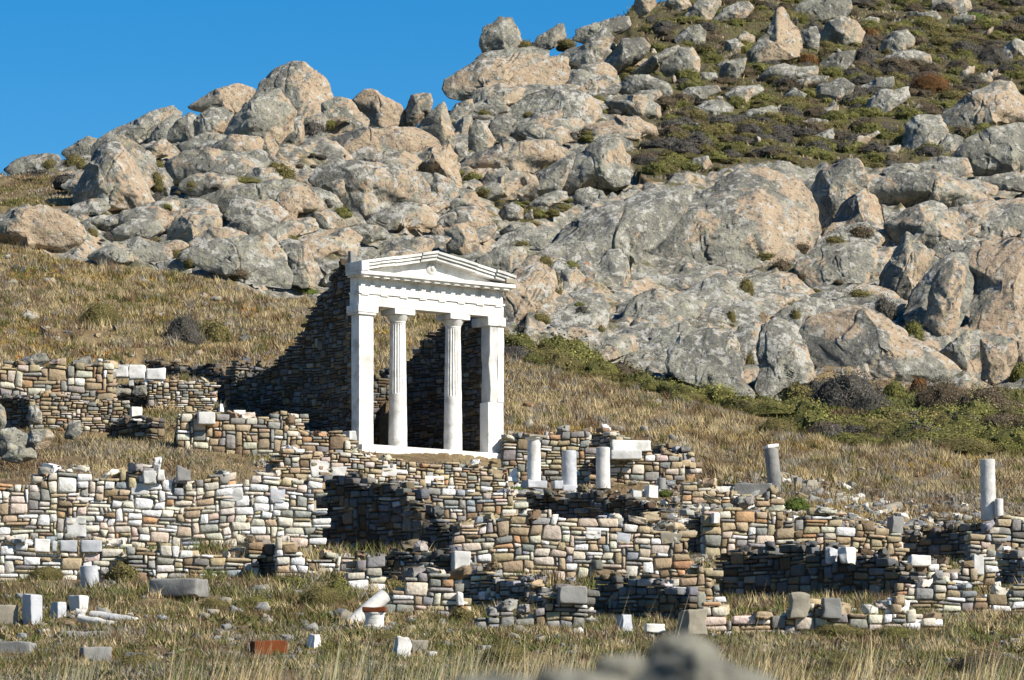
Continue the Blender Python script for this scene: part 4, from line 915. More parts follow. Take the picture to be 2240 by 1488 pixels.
def build_temple():
    T = empty('temple', Vector(TP))
    tag(T, 'white marble temple front with two columns, piers and pediment before shade-darkened stone side walls', 'temple')
    Wd = 6.12
    bm = bmesh.new(); bev_box(bm, (0.0, -.18, -.02), (3.3, .9, .25)); bev_box(bm, (3.305, -.18, -.02), (Wd + .06, .9, .245))
    tmesh('stylobate', bm, MARBLE, T, .008, 1, 3)
    # corner piers
    bm = bmesh.new(); bev_box(bm, (.02, 0.02, .25), (.62, .46, 4.56), .025)
    tmesh('corner_pier', bm, MARBLE, T, .006, 2, 3)
    bm = bmesh.new(); bev_box(bm, (-.05, -.05, 4.56), (.69, .58, 4.63), .02); bev_box(bm, (-.07, -.08, 4.632), (.76, .62, 4.87), .03)
    tmesh('pier_capital', bm, MARBLE, T, .008, 3, 2)
    bm = bmesh.new(); bev_box(bm, (5.44, .02, .25), (6.10, .5, 1.98), .03)
    tmesh('corner_pier', bm, MARBLE, T, .006, 4, 3)
    bm = bmesh.new(); bev_box(bm, (5.50, .03, 1.985), (6.09, .5, 4.55), .04)
    tmesh('broken_pier_shaft', bm, MARBLE_W, T, .045, 5, 5)['label'] = 'chipped grey upper shaft of the right pier'
    bm = bmesh.new(); bev_box(bm, (5.84, .012, 1.99), (6.105, .49, 4.555), .02)
    tmesh('pier_facing', bm, MARBLE, T, .015, 6, 4)
    bm = bmesh.new(); bev_box(bm, (5.40, -.04, 4.56), (6.15, .9, 4.87), .03)
    tmesh('pier_capital', bm, MARBLE, T, .008, 7, 2)
    # columns
    for cu, mid, mt in ((1.92, 2.05, MARBLE), (4.24, 2.1, MARBLE)):
        zs = np.concatenate([np.linspace(.25, mid, 14), np.linspace(mid + .01, 4.42, 26)])
        rad = lambda z: .315 - .063 * ((z - .25) / 4.2) ** 1.25
        prof = [(rad(z) - (.012 if abs(z - 3.35) < .03 else 0), z) for z in zs]
        bm = bmesh.new(); lathe(bm, prof, cu, .42, 120, 20, (mid + .005, 4.4), .032)
        tmesh('column_shaft', bm, MARBLE, T, .005, cu)
        bm = bmesh.new()
        lathe(bm, [(.262, 4.425), (.27, 4.46), (.262, 4.47), (.28, 4.49), (.33, 4.56), (.375, 4.63), (.39, 4.66), (.37, 4.68)], cu, .42, 48)
        bev_box(bm, (cu - .42, 0.0, 4.682), (cu + .42, .84, 4.865), .02)
        tmesh('column_capital', bm, MARBLE, T, .006, cu + 1)
    # entablature
    bm = bmesh.new()
    for a, b in ((.02, 1.93), (1.935, 4.24), (4.245, 6.1)): bev_box(bm, (a, .02, 4.875), (b, .55, 5.26), .015)
    bev_box(bm, (0.0, -.03, 5.262), (6.12, .57, 5.33), .012)
    tmesh('architrave', bm, MARBLE, T, .006, 8, 3)
    bm = bmesh.new(); bev_box(bm, (.03, .04, 5.332), (6.08, .53, 5.80), .012)
    tmesh('frieze', bm, MARBLE, T, .005, 9, 3)
    for k in range(8):
        c = .25 + k * (5.62 / 7); bm = bmesh.new()
        for q in (-.11, 0, .11): bev_box(bm, (c + q - .042, .026, 5.36), (c + q + .042, .06, 5.735), .012)
        bev_box(bm, (c - .165, .02, 5.738), (c + .165, .07, 5.77), .008)
        bev_box(bm, (c - .15, -.022, 5.215), (c + .15, .03, 5.258), .006)
        tmesh('triglyph', bm, MARBLE, T)
    bm = bmesh.new(); bev_box(bm, (-.14, -.34, 5.86), (6.34, .56, 5.98), .015); bev_box(bm, (-.08, -.24, 5.802), (6.26, .54, 5.858), .01)
    for k in range(15):
        c = .1 + k * .42; bev_box(bm, (c - .12, -.30, 5.775), (c + .12, -.02, 5.80), .005)
    tmesh('cornice', bm, MARBLE, T, .006, 10, 3)
    ap = 6.86; mid = 3.04
    bm = bmesh.new(); bev_prism(bm, [(.1, 5.982), (6.0, 5.982), (mid, ap - .22)], .06, .5)
    tmesh('tympanum', bm, MARBLE, T)
    bm = bmesh.new()      # round relief in the gable
    g = bmesh.ops.create_uvsphere(bm, u_segments=28, v_segments=14, radius=1)
    for v in g['verts']: v.co = (mid + v.co.x * .21, .055 + v.co.y * .09, 6.29 + v.co.z * .19)
    g = bmesh.ops.create_uvsphere(bm, u_segments=20, v_segments=12, radius=1)
    for v in g['verts']: v.co = (mid + v.co.x * .085, -.015 + v.co.y * .07, 6.31 + v.co.z * .11)
    tmesh('relief_disc', bm, MARBLE_W, T)
    # raking cornice, laid in separate blocks
    def rake(x0, x1, left, dz=0, lift=0, y0=-.38):
        def zz(x): return (5.985 + (ap - .30 - 5.985) * ((x + .16) / (mid + .16))) if left else (5.985 + (ap - .30 - 5.985) * ((6.36 - x) / (6.36 - mid)))
        b = bmesh.new()
        for d0, d1, yy in ((.0, .11, y0 + .08), (.112, .21, y0 + .02), (.212, .30, y0 - .03)):
            bev_prism(b, [(x0, zz(x0) + d0 + lift), (x1, zz(x1) + d0 + lift), (x1, zz(x1) + d1 + lift), (x0, zz(x0) + d1 + lift)], yy, .56)
        return b
    rr = random.Random(3)
    for left, cuts in ((True, (-.16, .62, 1.30, 1.95, 2.38, mid - .003)), (False, (mid + .003, 3.9, 4.7, 5.5, 6.0, 6.36))):
        for a, b in zip(cuts, cuts[1:]):
            bm = rake(a + .004, b - .004, left, lift=rr.uniform(-.012, .012), y0=-.36 + rr.uniform(-.04, .05))
            tmesh('raking_cornice', bm, MARBLE if rr.random() < .6 else MARBLE_W, T, .008, a)
    bm = bmesh.new(); bev_box(bm, (-.16, -.37, 5.982), (.16, .55, 6.24), .03); tmesh('corner_block', bm, MARBLE, T, .015, 12, 3)
    bm = bmesh.new(); bev_box(bm, (5.9, -.36, 5.985), (6.36, .55, 6.16), .03); tmesh('corner_block', bm, TANST, T, .02, 13, 3)
    bm = bmesh.new(); bev_box(bm, (-.12, .3, 6.24), (.10, .48, 6.68), .04); tmesh('broken_finial', bm, GREYST, T, .03, 14, 3)
    # backing of the front, in rubble
    # cella side walls and rear wall
    def at(u, v): return np.array([TP[0] + u * UX - v * UY, TP[1] + u * UY + v * UX, TP[2]])
    W1 = wall('tall stepped side wall of shade-darkened stone at the left of the temple', None, 462, 'd',
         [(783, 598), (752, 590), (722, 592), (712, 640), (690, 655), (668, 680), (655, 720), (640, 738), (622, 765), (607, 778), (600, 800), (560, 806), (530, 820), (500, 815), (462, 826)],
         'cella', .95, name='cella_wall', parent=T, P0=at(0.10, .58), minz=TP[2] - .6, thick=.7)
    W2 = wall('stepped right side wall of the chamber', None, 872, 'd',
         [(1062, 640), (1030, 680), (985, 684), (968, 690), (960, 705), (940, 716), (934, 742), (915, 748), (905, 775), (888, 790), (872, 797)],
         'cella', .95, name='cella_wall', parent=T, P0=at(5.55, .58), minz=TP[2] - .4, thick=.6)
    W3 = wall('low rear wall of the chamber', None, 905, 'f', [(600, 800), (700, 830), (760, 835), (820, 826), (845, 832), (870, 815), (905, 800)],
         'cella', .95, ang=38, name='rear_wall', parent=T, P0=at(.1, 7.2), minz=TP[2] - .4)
    return T
TEMPLE = build_temple()

# ---------------------------------------------------------------- ruined walls on the terraces
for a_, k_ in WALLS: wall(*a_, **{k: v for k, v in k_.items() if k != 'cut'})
# ---------------------------------------------------------------- cut stones, columns and other finds
BV, BQ = cube_template(8, 18, [-1, -.93, -.8, -.4, 0, .4, .8, .93, 1])
ON = [0]; FOOT = []
def stone_box(name, size, mat, parent=None, taper=0.0, rough=.022, seed=0, k=None, shear=0.0, wedge=0.0):
    v = BV * np.array(size) / 2
    t = (BV[:, 2] + 1) / 2
    v[:, 0] *= 1 - taper * t; v[:, 1] *= 1 - taper * t; v[:, 0] += shear * t * size[0]
    if wedge: v[:, 2] -= wedge * size[2] * (BV[:, 0] + 1) / 2 * t
    v = v + rough * np.stack([fbm(v * 4 + seed * 3.1 + j * 17, 3) for j in range(3)], 1)
    v[:, 2] += size[2] / 2
    return link(name, mesh_np(name, v, quads=BQ, smooth=True), mat, parent)
def place(o, x, py, Y, yaw=0, tilt=(0, 0), sink=.04):
    p = P(x, py, Y); o.location = (p[0], p[1], p[2] - sink); o.rotation_euler = (math.radians(tilt[0]), math.radians(tilt[1]), math.radians(yaw))
    return o
def block(label, x0, x1, y0, y1, mat, depth=None, yaw=12, name='stone_block', cat='stone block', Y=None, tilt=(0, 0), group=None, **kw):
    ON[0] += 1
    xm = (x0 + x1) / 2
    if Y is None: Y = hit(xm, y1)[1]
    s = Y / F; w = (x1 - x0) * s; h = (y1 - y0) * s
    d = depth if depth else w * .8
    c = math.cos(math.radians(yaw)); sn = abs(math.sin(math.radians(yaw)))
    wx = max((w - d * sn) / c, w * .45)
    o = stone_box(name, (wx, d, h + .05), mat, seed=ON[0], **kw)
    place(o, xm, y1, Y, yaw, tilt); FOOT.append((o.location.x, o.location.y, w / 2))
    return tag(o, label, cat, group)
def lathe_obj(name, prof, mat, parent=None, seg=40, flutes=0, rough=.006, seed=0, fd=.02):
    bm = bmesh.new(); lathe(bm, prof, 0, 0, seg, flutes, (prof[0][1] + .02, prof[-1][1] - .02), fd)
    bmesh.ops.recalc_face_normals(bm, faces=bm.faces)
    co = np.array([v.co[:] for v in bm.verts]); d = rough * np.stack([fbm(co * 4 + seed * 3 + k * 13, 3) for k in range(3)], 1)
    for v, q in zip(bm.verts, d): v.co += Vector(q)
    me = bpy.data.meshes.new(name); bm.to_mesh(me); bm.free()
    return link(name, me, mat, parent)
def zs_prof(r0, r1, h, n=12, chip=0.0):
    pr = [(r0 + (r1 - r0) * i / n, h * i / n) for i in range(n + 1)]
    return [(pr[0][0] - .012, 0)] + [(r, z + .002) for r, z in pr[:-1]] + [(pr[-1][0], h - .015), (pr[-1][0] - .02, h)]

# standing columns right of the temple
def column(label, xm, w, y0, y1, mat, tilt=(0, 0), top=.93, Y=None, name='column'):
    Y = Y or hit(xm, y1)[1]; s = Y / F
    e = empty(name, P(xm, y1, Y) - np.array([0, 0, .05])); tag(e, label, 'column')
    e.rotation_euler = (math.radians(tilt[0]), math.radians(tilt[1]), 0.4); FOOT.append((e.location.x, e.location.y, w * s / 2))
    h = (y1 - y0) * s + .05; r = w * s / 2
    lathe_obj('shaft', zs_prof(r, r * top, h), mat, e, rough=.008, seed=xm)
    return e, r, h, s
Yc = hit(1240, 1072)[1] - .6
e, r, h, s = column('white marble column with a plain capital on a square plinth, nearest the temple', 1168, 31, 966, 1052, MARBLE, Y=Yc)
lathe_obj('capital', [(r * .93, h), (r * .97, h + .03), (r * 1.15, h + .07), (r * 1.3, h + .10), (r * 1.28, h + .12)], MARBLE, e)
o = stone_box('abacus', (r * 2.7, r * 2.7, .07), TANST, e, seed=3); o.location = (0, 0, h + .121)
o = stone_box('plinth', (r * 2.9, r * 2.9, .24), MARBLE_B, e, seed=4); o.location = (0, 0, -.2)
e, r, h, s = column('short blue-grey marble column stump in the middle of the row of three', 1245, 34, 986, 1062, MARBLE_B, Y=Yc + .3)
o = stone_box('plinth', (r * 2.8, r * 2.8, .22), MARBLE_B, e, seed=5); o.location = (0, 0, -.17)
e, r, h, s = column('mottled white marble column stump, farthest of the row of three from the temple', 1319, 32, 979, 1066, MARBLE_W, Y=Yc + .5)
block('pale marble step block between the plinths of the first two columns', 1205, 1232, 1053, 1068, MARBLE_B, Y=Yc + .1, depth=.5)
e, r, h, s = column('leaning grey granite column stump with a white top, on the rubble right of the row of three', 1697, 32, 980, 1076, GREYST, tilt=(-2, -6))
o = stone_box('white_top', (r * 1.7, r * 1.7, .10), MARBLE, e, seed=6, k=2); o.location = (0, 0, h)
e, r, h, s = column('tall pale column stump standing alone near the right edge', 2163, 34, 1005, 1135, MARBLE_W, tilt=(0, -1.5), top=.95, Y=hit(2160, 1140)[1] - 1)
Y2 = hit(2160, 1140)[1] - 1.3
e, r, h, s = column('small short column stub beside the tall pale column stump', 2185, 20, 1091, 1126, MARBLE_W, Y=Y2, name='column_stub')

# leaning shaft and round altar in the lower field
Yl = hit(800, 1368)[1]; s = Yl / F
e = empty('fallen_column', P(765, 1366, Yl) - np.array([0, 0, .05])); tag(e, 'white marble column shaft lying propped at a steep slant in the grass', 'column')
L = 112 * s; o = lathe_obj('shaft', zs_prof(17 * s, 16 * s, L), MARBLE_W, e, rough=.012); o.rotation_euler = (math.radians(-22), math.radians(47), 0)
Ya = hit(820, 1376)[1] - .6; s = Ya / F
e = empty('round_altar', P(819, 1374, Ya)); tag(e, 'small round marble altar with an orange lichen top beside the slanting column', 'altar')
lathe_obj('drum', [(24 * s, 0), (25 * s, .05), (22.5 * s, .08), (21 * s, .2), (22 * s, 28 * s), (24 * s, 31 * s), (24 * s, 34 * s)], MARBLE, e, rough=.02)
o = stone_box('lichen_cap', (50 * s, 46 * s, 11 * s), ORANGE, e, seed=9, rough=.02); o.location = (0, 0, 34 * s)
block('dark flat slab beneath the round marble altar', 790, 880, 1374, 1390, GREYST, Y=Ya - .1, depth=.7, name='flat_slab', cat='slab')

# lower left field
block('upright pale marble stele at the far lower left', 48, 94, 1301, 1367, MARBLE_B, depth=.4, yaw=35, rough=.03, name='stele', cat='stele')
block('small pale block with a slanted top right of the stele', 108, 148, 1319, 1353, MARBLE_B, yaw=40, taper=.15)
block('whitish cube behind the small slanted block', 150, 194, 1304, 1338, MARBLE_W, yaw=45)
block('low shaded block at the left edge behind the stele', -20, 42, 1325, 1365, TANST, yaw=10)
def lying(label, x0, y0, x1, y1, w, mat, name='fallen_column', Y=None, dz=0, end=None):
    Y0 = Y or hit(x0, y0)[1]; Y1 = Y0 - dz; s = Y0 / F
    a = P(x0, y0, Y0); b = P(x1, y1, Y1); d = Vector(b - a); L = d.length
    e = empty(name, a + np.array([0, 0, .04])); tag(e, label, 'column')
    for q in (0, .5, 1): FOOT.append((a[0] + (b[0] - a[0]) * q, Y0, .55))
    o = lathe_obj('shaft', zs_prof(w * s / 2, w * s / 2 * .95, L), mat, e, rough=.015, seed=x0); o.rotation_euler = d.to_track_quat('Z', 'Y').to_euler()
    return e
lying('long pale fallen shaft lying in grass right of the stele, rear one of a pair', 200, 1352, 300, 1366, 26, MARBLE_W, dz=.6)
lying('narrow half-buried shaft in front of the long pale fallen shaft', 172, 1356, 262, 1374, 18, MARBLE_W, dz=.4, Y=hit(180, 1372)[1])
lying('broken blue-grey drum lying with its end toward the viewer', 350, 1360, 392, 1380, 27, MARBLE_B, dz=1.3)
block('large grey marble slab lying in the grass', 326, 456, 1268, 1304, GREYST, depth=.9, yaw=-18, name='marble_slab', cat='slab', rough=.03)
e, r, h, s = column('short grey drum standing before the low white wall', 197, 40, 1238, 1286, MARBLE_B, top=.96, tilt=(0, -3), name='column_drum')
block('rusty block covered with orange lichen in the grass', 544, 630, 1404, 1448, ORANGE, depth=.5, yaw=18)
e = block('grey block with an orange-lichened end in the lower left grass', 172, 246, 1417, 1458, GREYST, depth=.5, yaw=15)
o = stone_box('lichen_patch', (.14, .36, .3), ORANGE, e, seed=31); o.location = (.28, -.03, .1)
block('dark flat slab propped over a hollow, lower left', 122, 245, 1384, 1402, GREYST, depth=.8, yaw=8, name='flat_slab', cat='slab')
block('grey block at the lower left corner', -20, 80, 1407, 1440, GREYST, depth=.6, yaw=-10)
block('orange stone chip beside the dark flat slab', 258, 282, 1406, 1422, ORANGE, yaw=30)
block('tiny orange stone chip in the lower left grass', 321, 337, 1416, 1430, ORANGE, yaw=30)
block('white triangular marble fragment with orange spots', 668, 708, 1388, 1424, MARBLE, yaw=40, taper=.45, name='marble_fragment', cat='fragment')
block('pale rounded stone in the bottom middle grass', 858, 900, 1396, 1440, MARBLE_W, yaw=20, rough=.05, taper=.2)
block('squarish tan stone right of the pale rounded stone', 895, 936, 1402, 1432, TANST, yaw=10, rough=.03)
block('pale wedge of marble in front of the dark broken wall', 1346, 1386, 1346, 1380, MARBLE_B, yaw=30, taper=.3, rough=.03, name='marble_fragment', cat='fragment')
block('flat white marble piece lying by the big corner block', 1408, 1456, 1366, 1382, MARBLE, yaw=8, name='marble_fragment', cat='fragment')
block('big squared grey-tan corner block at the end of the lowest wall', 1484, 1546, 1336, 1388, TANST, yaw=22, depth=.6, rough=.05)
Yw = hit(1600, 1385)[1] - .1
block('tall tan block rising above the lowest wall', 1726, 1770, 1300, 1350, TANST, yaw=6, depth=.5, Y=Yw + .15, rough=.05)
block('rounded grey block right of the tall tan block', 1794, 1842, 1310, 1350, GREYST, yaw=6, depth=.5, Y=Yw + .15, taper=.15, rough=.03)
# row of cut blocks on the low white wall
Yr = hit(-30, 1268)[1] + .35
for lab, a, b, t, m in (('first from the left edge, widest', 8, 55, 1174, MARBLE_W), ('second, white faced', 74, 111, 1181, MARBLE), ('third, narrow and grey', 112, 126, 1186, MARBLE_B), ('fourth, pale grey', 129, 171, 1184, MARBLE_B), ('last and longest, grey', 174, 224, 1184, MARBLE_B)):
    block('cut block in the row on the low white wall, ' + lab, a, b, t, 1205, m, depth=.4, yaw=8, Y=Yr, group='cut blocks on the low white wall')
block('grey stone with a slanted top standing on the long pale terrace wall', 384, 419, 1019, 1050, GREYST, yaw=10, depth=.4, Y=hit(-30, 1205)[1] + .9, wedge=.35)
block('square grey block on the long pale terrace wall', 311, 343, 1031, 1056, MARBLE_W, yaw=10, depth=.4, Y=hit(-30, 1205)[1] + .7)
block('rounded white stone on the long pale terrace wall', 342, 362, 1028, 1048, MARBLE, yaw=10, depth=.3, Y=hit(-30, 1205)[1] + .75, taper=.2)

# marble bench, altar and fragments on the upper left terrace
Yb = hit(440, 908)[1] + .6; s = Yb / F
e = empty('marble_bench', P(290, 846, Yb)); tag(e, 'broken white marble bench on square legs, upper left terrace', 'bench')
def bx(name, x0, x1, y0, y1, d, mat, dy=0, **kw):
    o = stone_box(name, ((x1 - x0) * s, d, (y1 - y0) * s), mat, e, seed=x0, **kw); o.location = (((x0 + x1) / 2 - 290) * s, dy, (846 - y1) * s); return o
bx('seat_slab', 238, 282, 803, 826, .55, MARBLE, rough=.02); bx('seat_slab', 283, 318, 800, 830, .5, MARBLE, rough=.02)
bx('end_slab', 321, 362, 809, 832, .55, MARBLE, rough=.02, wedge=-.18); bx('back_slab', 222, 312, 796, 806, .35, MARBLE_W, dy=.45, rough=.02)
bx('side_slab', 222, 236, 802, 822, .5, MARBLE_B, rough=.02)
for a, b in ((238, 251), (283, 294), (317, 329), (352, 362)): bx('leg', a, b, 826, 846, .4, MARBLE)
block('white marble altar block on the upper left terrace below the bench', 276, 312, 892, 932, MARBLE, yaw=30, depth=.4, name='altar', cat='altar', Y=hit(294, 940)[1])
block('thin white marble upright left of the altar block', 240, 254, 892, 920, MARBLE, yaw=20, depth=.15, name='marble_fragment', cat='fragment', Y=hit(250, 935)[1])
Yf = hit(395, 985)[1] + .5
block('small white upright chip on the wall left of the temple', 477, 490, 885, 900, MARBLE, yaw=20, name='marble_fragment', cat='fragment', Y=Yf + .3, taper=.4)
block('flat white fragment on the wall left of the temple', 506, 537, 899, 909, MARBLE, yaw=15, name='marble_fragment', cat='fragment', Y=Yf + .4)
block('big pale block in the wall left of the temple', 430, 472, 903, 926, MARBLE_W, yaw=10, depth=.4, Y=Yf - .5)
block('white block at the left foot of the temple front', 748, 781, 944, 963, MARBLE_W, yaw=30, depth=.5, Y=TP[1] - .3)
rock([(180,850),(195,836),(215,838),(226,855),(222,876),(190,880),(180,868)], 'dark rounded boulder under the left end of the marble bench', warm=.0, pale=.1, dep=.8, Y=Yb - .6)
rock([(225,858),(236,845),(262,848),(286,850),(288,864),(250,868)], 'grey stones under the marble bench', warm=.1, pale=.2, Y=Yb - .3, name='rock', cat='rock')
rock([(288,862),(292,846),(318,842),(330,848),(328,866),(300,868)], 'squarish pale stone under the right of the marble bench', warm=.1, pale=.7, Y=Yb - .3, name='rock', cat='rock')
for pts, lab, pl in (([(60,920),(62,890),(78,886),(92,905),(92,928),(74,930)], 'boulder with a lit right face among dark walls at the far left', .5), ([(140,958),(150,925),(176,922),(178,950),(160,962)], 'squared boulder at the foot of the far left walls', .5),
                     ([(-20,990),(0,940),(30,935),(60,950),(50,985),(10,1000)], 'grey boulder at the far left edge of the terrace', .3), ([(50,968),(66,942),(105,938),(120,955),(100,980),(60,985)], 'low grey boulder in the far left heap', .4),
                     ([(0,1005),(20,985),(70,980),(80,1000),(40,1015)], 'flat grey boulder at the left end of the brown grass', .3), ([(-20,930),(-5,880),(8,890),(14,925),(4,950)], 'dark boulder on the left edge of the picture', .1),
                     ([(30,800),(55,778),(95,772),(108,788),(90,802),(50,806)], 'rounded grey boulder on top of the upper left wall', .3), ([(165,805),(170,784),(196,780),(204,800),(190,812)], 'squared grey stone on top of the upper left wall', .4),
                     ([(204,810),(212,790),(240,788),(258,800),(240,812)], 'pale flat boulder left of the marble bench', .8)):
    yy = max(p[1] for p in pts)
    rock(pts, lab, warm=.1, pale=pl, Y=hit(sum(p[0] for p in pts) / len(pts), max(yy, 860) + 25)[1])

# right of the temple
Yt = hit(1333, 1062)[1] - .1
block('long white marble lintel lying on the tan wall', 1334, 1424, 965, 986, MARBLE, yaw=8, depth=.5, name='lintel', cat='lintel', Y=Yt + .3)
block('thick grey slab below the white lintel', 1333, 1404, 986, 1003, MARBLE_W, yaw=8, depth=.4, name='marble_slab', cat='slab', Y=Yt - .12, rough=.02)
Yq = hit(1090, 1072)[1]; s = Yq / F
e = empty('roof_ornaments', P(1085, 1066, Yq)); tag(e, 'broken white marble roof ornament with upright pointed fins, right of the temple base', 'ornament')
def fin(x, y0, y1, w, sk):
    bm = bmesh.new(); W2, H2 = w * s, (y1 - y0) * s
    bev_prism(bm, [(-W2 / 2, 0), (W2 / 2, 0), (W2 * .42 + sk, H2 * .5), (sk * 1.6, H2), (-W2 * .35 + sk, H2 * .55)], -.06, .06)
    bmesh.ops.recalc_face_normals(bm, faces=bm.faces); me = bpy.data.meshes.new('pointed_fin'); bm.to_mesh(me); bm.free()
    o = link('pointed_fin', me, MARBLE, e); o.location = ((x - 1085) * s, -.05, (1066 - y1) * s); o.rotation_euler.z = .3
for x, a, b, w, sk in ((1049, 1024, 1046, 16, -.05), (1078, 1018, 1052, 15, -.04), (1098, 1024, 1056, 18, -.10), (1121, 1022, 1044, 17, .06)): fin(x, a, b, w, sk)
def bx2(name, x0, x1, y0, y1, d, mat, dy=0):
    o = stone_box(name, ((x1 - x0) * s, d, (y1 - y0) * s), mat, e, seed=x0, rough=.015); o.location = (((x0 + x1) / 2 - 1085) * s, dy, (1066 - y1) * s)
bx2('base_slab', 1038, 1082, 1045, 1053, .6, GREYST); bx2('base_block', 1066, 1112, 1052, 1066, .5, MARBLE); bx2('base_block', 1108, 1134, 1044, 1054, .4, MARBLE)
block('white hollowed marble block right of the row of columns', 1408, 1440, 1063, 1088, MARBLE, yaw=25, name='marble_fragment', cat='fragment', Y=hit(1420, 1100)[1])
block('small flat white fragment left of the hollowed block', 1380, 1404, 1075, 1086, MARBLE_W, yaw=15, name='marble_fragment', cat='fragment', Y=hit(1400, 1100)[1])
e2, r, h, s2 = column('small dark drum of stone in the rubble right of the lintel', 1447, 20, 1046, 1068, GREYST, Y=hit(1447, 1078)[1], name='column_drum')
block('long grey slab lying at the foot of the leaning column', 1604, 1692, 1060, 1088, GREYST, yaw=-6, depth=.6, name='marble_slab', cat='slab', Y=hit(1650, 1095)[1], rough=.03)
block('white block left of the long grey slab', 1564, 1602, 1066, 1080, MARBLE, yaw=10, Y=hit(1580, 1092)[1] - .2)
block('small white cube below the long grey slab', 1600, 1623, 1087, 1100, MARBLE, yaw=10, Y=hit(1610, 1104)[1] - .6)
block('small dark upright stone right of the leaning column', 1734, 1756, 1045, 1066, GREYST, yaw=25, taper=.25, Y=hit(1745, 1070)[1])
block('warm grey stone beside the small dark upright stone', 1756, 1792, 1050, 1068, TANST, yaw=15, taper=.3, rough=.03, Y=hit(1770, 1072)[1])
Yx = hit(1548, 1222)[1]
block('grey cube at the right end of the broad tan wall', 1940, 1976, 1132, 1164, GREYST, yaw=25, Y=Yx + 1.2)
Yz = hit(1900, 1325)[1] + .3
block('white block on the long dark wall, right one of two', 1833, 1871, 1197, 1230, MARBLE_W, yaw=-30, depth=.45, rough=.05, Y=Yz)
block('grey block on the long dark wall, left one of two', 1804, 1834, 1200, 1228, MARBLE_B, rough=.05, yaw=-30, depth=.45, Y=Yz + .3)
block('white block on the low wall before the dark recess', 1986, 2036, 1216, 1236, MARBLE, yaw=9, depth=.4, Y=hit(1980, 1290)[1] - .05)
block('big white upright block in the pale pier wall', 2126, 2152, 1215, 1256, MARBLE_W, yaw=9, depth=.3, Y=hit(2128, 1290)[1] - .06)
block('white ended block on the dark stepped wall', 1592, 1622, 1190, 1210, MARBLE, yaw=20, Y=hit(1620, 1215)[1] - .1)
block('white ended block left of the broad tan wall', 1556, 1575, 1124, 1142, MARBLE, yaw=20, Y=hit(1548, 1222)[1] - .1)
block('squared pale block crowning the grey half shaded wall', 986, 1030, 1208, 1246, MARBLE_W, yaw=12, depth=.5, Y=hit(1032, 1300)[1] + .1)
block('large squared stone on the end pier, lower centre', 1216, 1284, 1285, 1318, GREYST, yaw=10, depth=.5, Y=hit(1050, 1372)[1] + .3)
block('white stone low in the end of the lower centre wall', 998, 1014, 1298, 1322, MARBLE, yaw=8, depth=.3, Y=hit(835, 1335)[1] + .22)
# blocks built into the terrace walls
TW = [o for o in bpy.data.objects if o.get('label', '').startswith('terrace wall of thin tan')][0]
LW = [o for o in bpy.data.objects if o.get('label', '').startswith('long pale terrace wall')][0]
CW = [o for o in bpy.data.objects if o.get('label', '').startswith('broad sunlit wall')][0]
def inset(parent, x0, x1, y0, y1, mat, Y, yaw, rough=.02):
    sc = Y / F; o = stone_box('face_block', ((x1 - x0) * sc, .3, (y1 - y0) * sc), mat, parent, seed=x0, rough=rough)
    o.location = Vector(P((x0 + x1) / 2, y1, Y)) - parent.location; o.rotation_euler.z = math.radians(yaw)
def wallY(o, px, ang):
    a = math.radians(ang); k = (px - CX) / F; l = o.location
    t = (k * l.y - l.x) / (math.cos(a) - k * math.sin(a)); return l.y + math.sin(a) * t
for w_, ang, items in ((TW, 20, ((676, 716, 1010, 1044, MARBLE_W), (722, 756, 1022, 1044, MARBLE_W), (832, 864, 1018, 1044, MARBLE_W))),
                       (LW, 9, ((487, 530, 1068, 1098, MARBLE_W), (285, 324, 1058, 1084, MARBLE_W), (144, 188, 1134, 1176, MARBLE_W), (590, 622, 1068, 1100, MARBLE_B))),
                       (CW, 9, ((1279, 1312, 1157, 1180, MARBLE_W), (1444, 1488, 1166, 1190, TANST), (1346, 1378, 1168, 1194, MARBLE_B)))):
    for x0, x1, y0, y1, m in items: inset(w_, x0, x1, y0, y1, m, wallY(w_, (x0 + x1) / 2, ang) + .135, ang, .035)
# the little notice on the terrace wall
Yn = wallY(TW, 950, 20) - .35; s = Yn / F
e = empty('notice_board', P(951, 1058, Yn)); tag(e, 'small white notice with faded red lettering leaning below the temple', 'sign')
o = stone_box('panel', (42 * s, .03, 17 * s), MARBLE, e, seed=77, rough=.001); o.location = (0, 0, 0); o.rotation_euler = (math.radians(-12), 0, .25)
RED, nt, b = new_mat('faded_red_paint'); b.inputs['Base Color'].default_value = (.45, .13, .09, 1)
V = []; Q = []
for row in range(2):
    x = -.26
    while x < .24:
        w = random.uniform(.02, .06); z = .155 - row * .06
        n = len(V); V += [(x, -.019, z), (x + w, -.019, z), (x + w, -.019, z + .022), (x, -.019, z + .022)]; Q.append((n, n + 1, n + 2, n + 3)); x += w + .02
o2 = link('lettering', mesh_np('lettering', np.array(V), quads=np.array(Q)), RED, o)

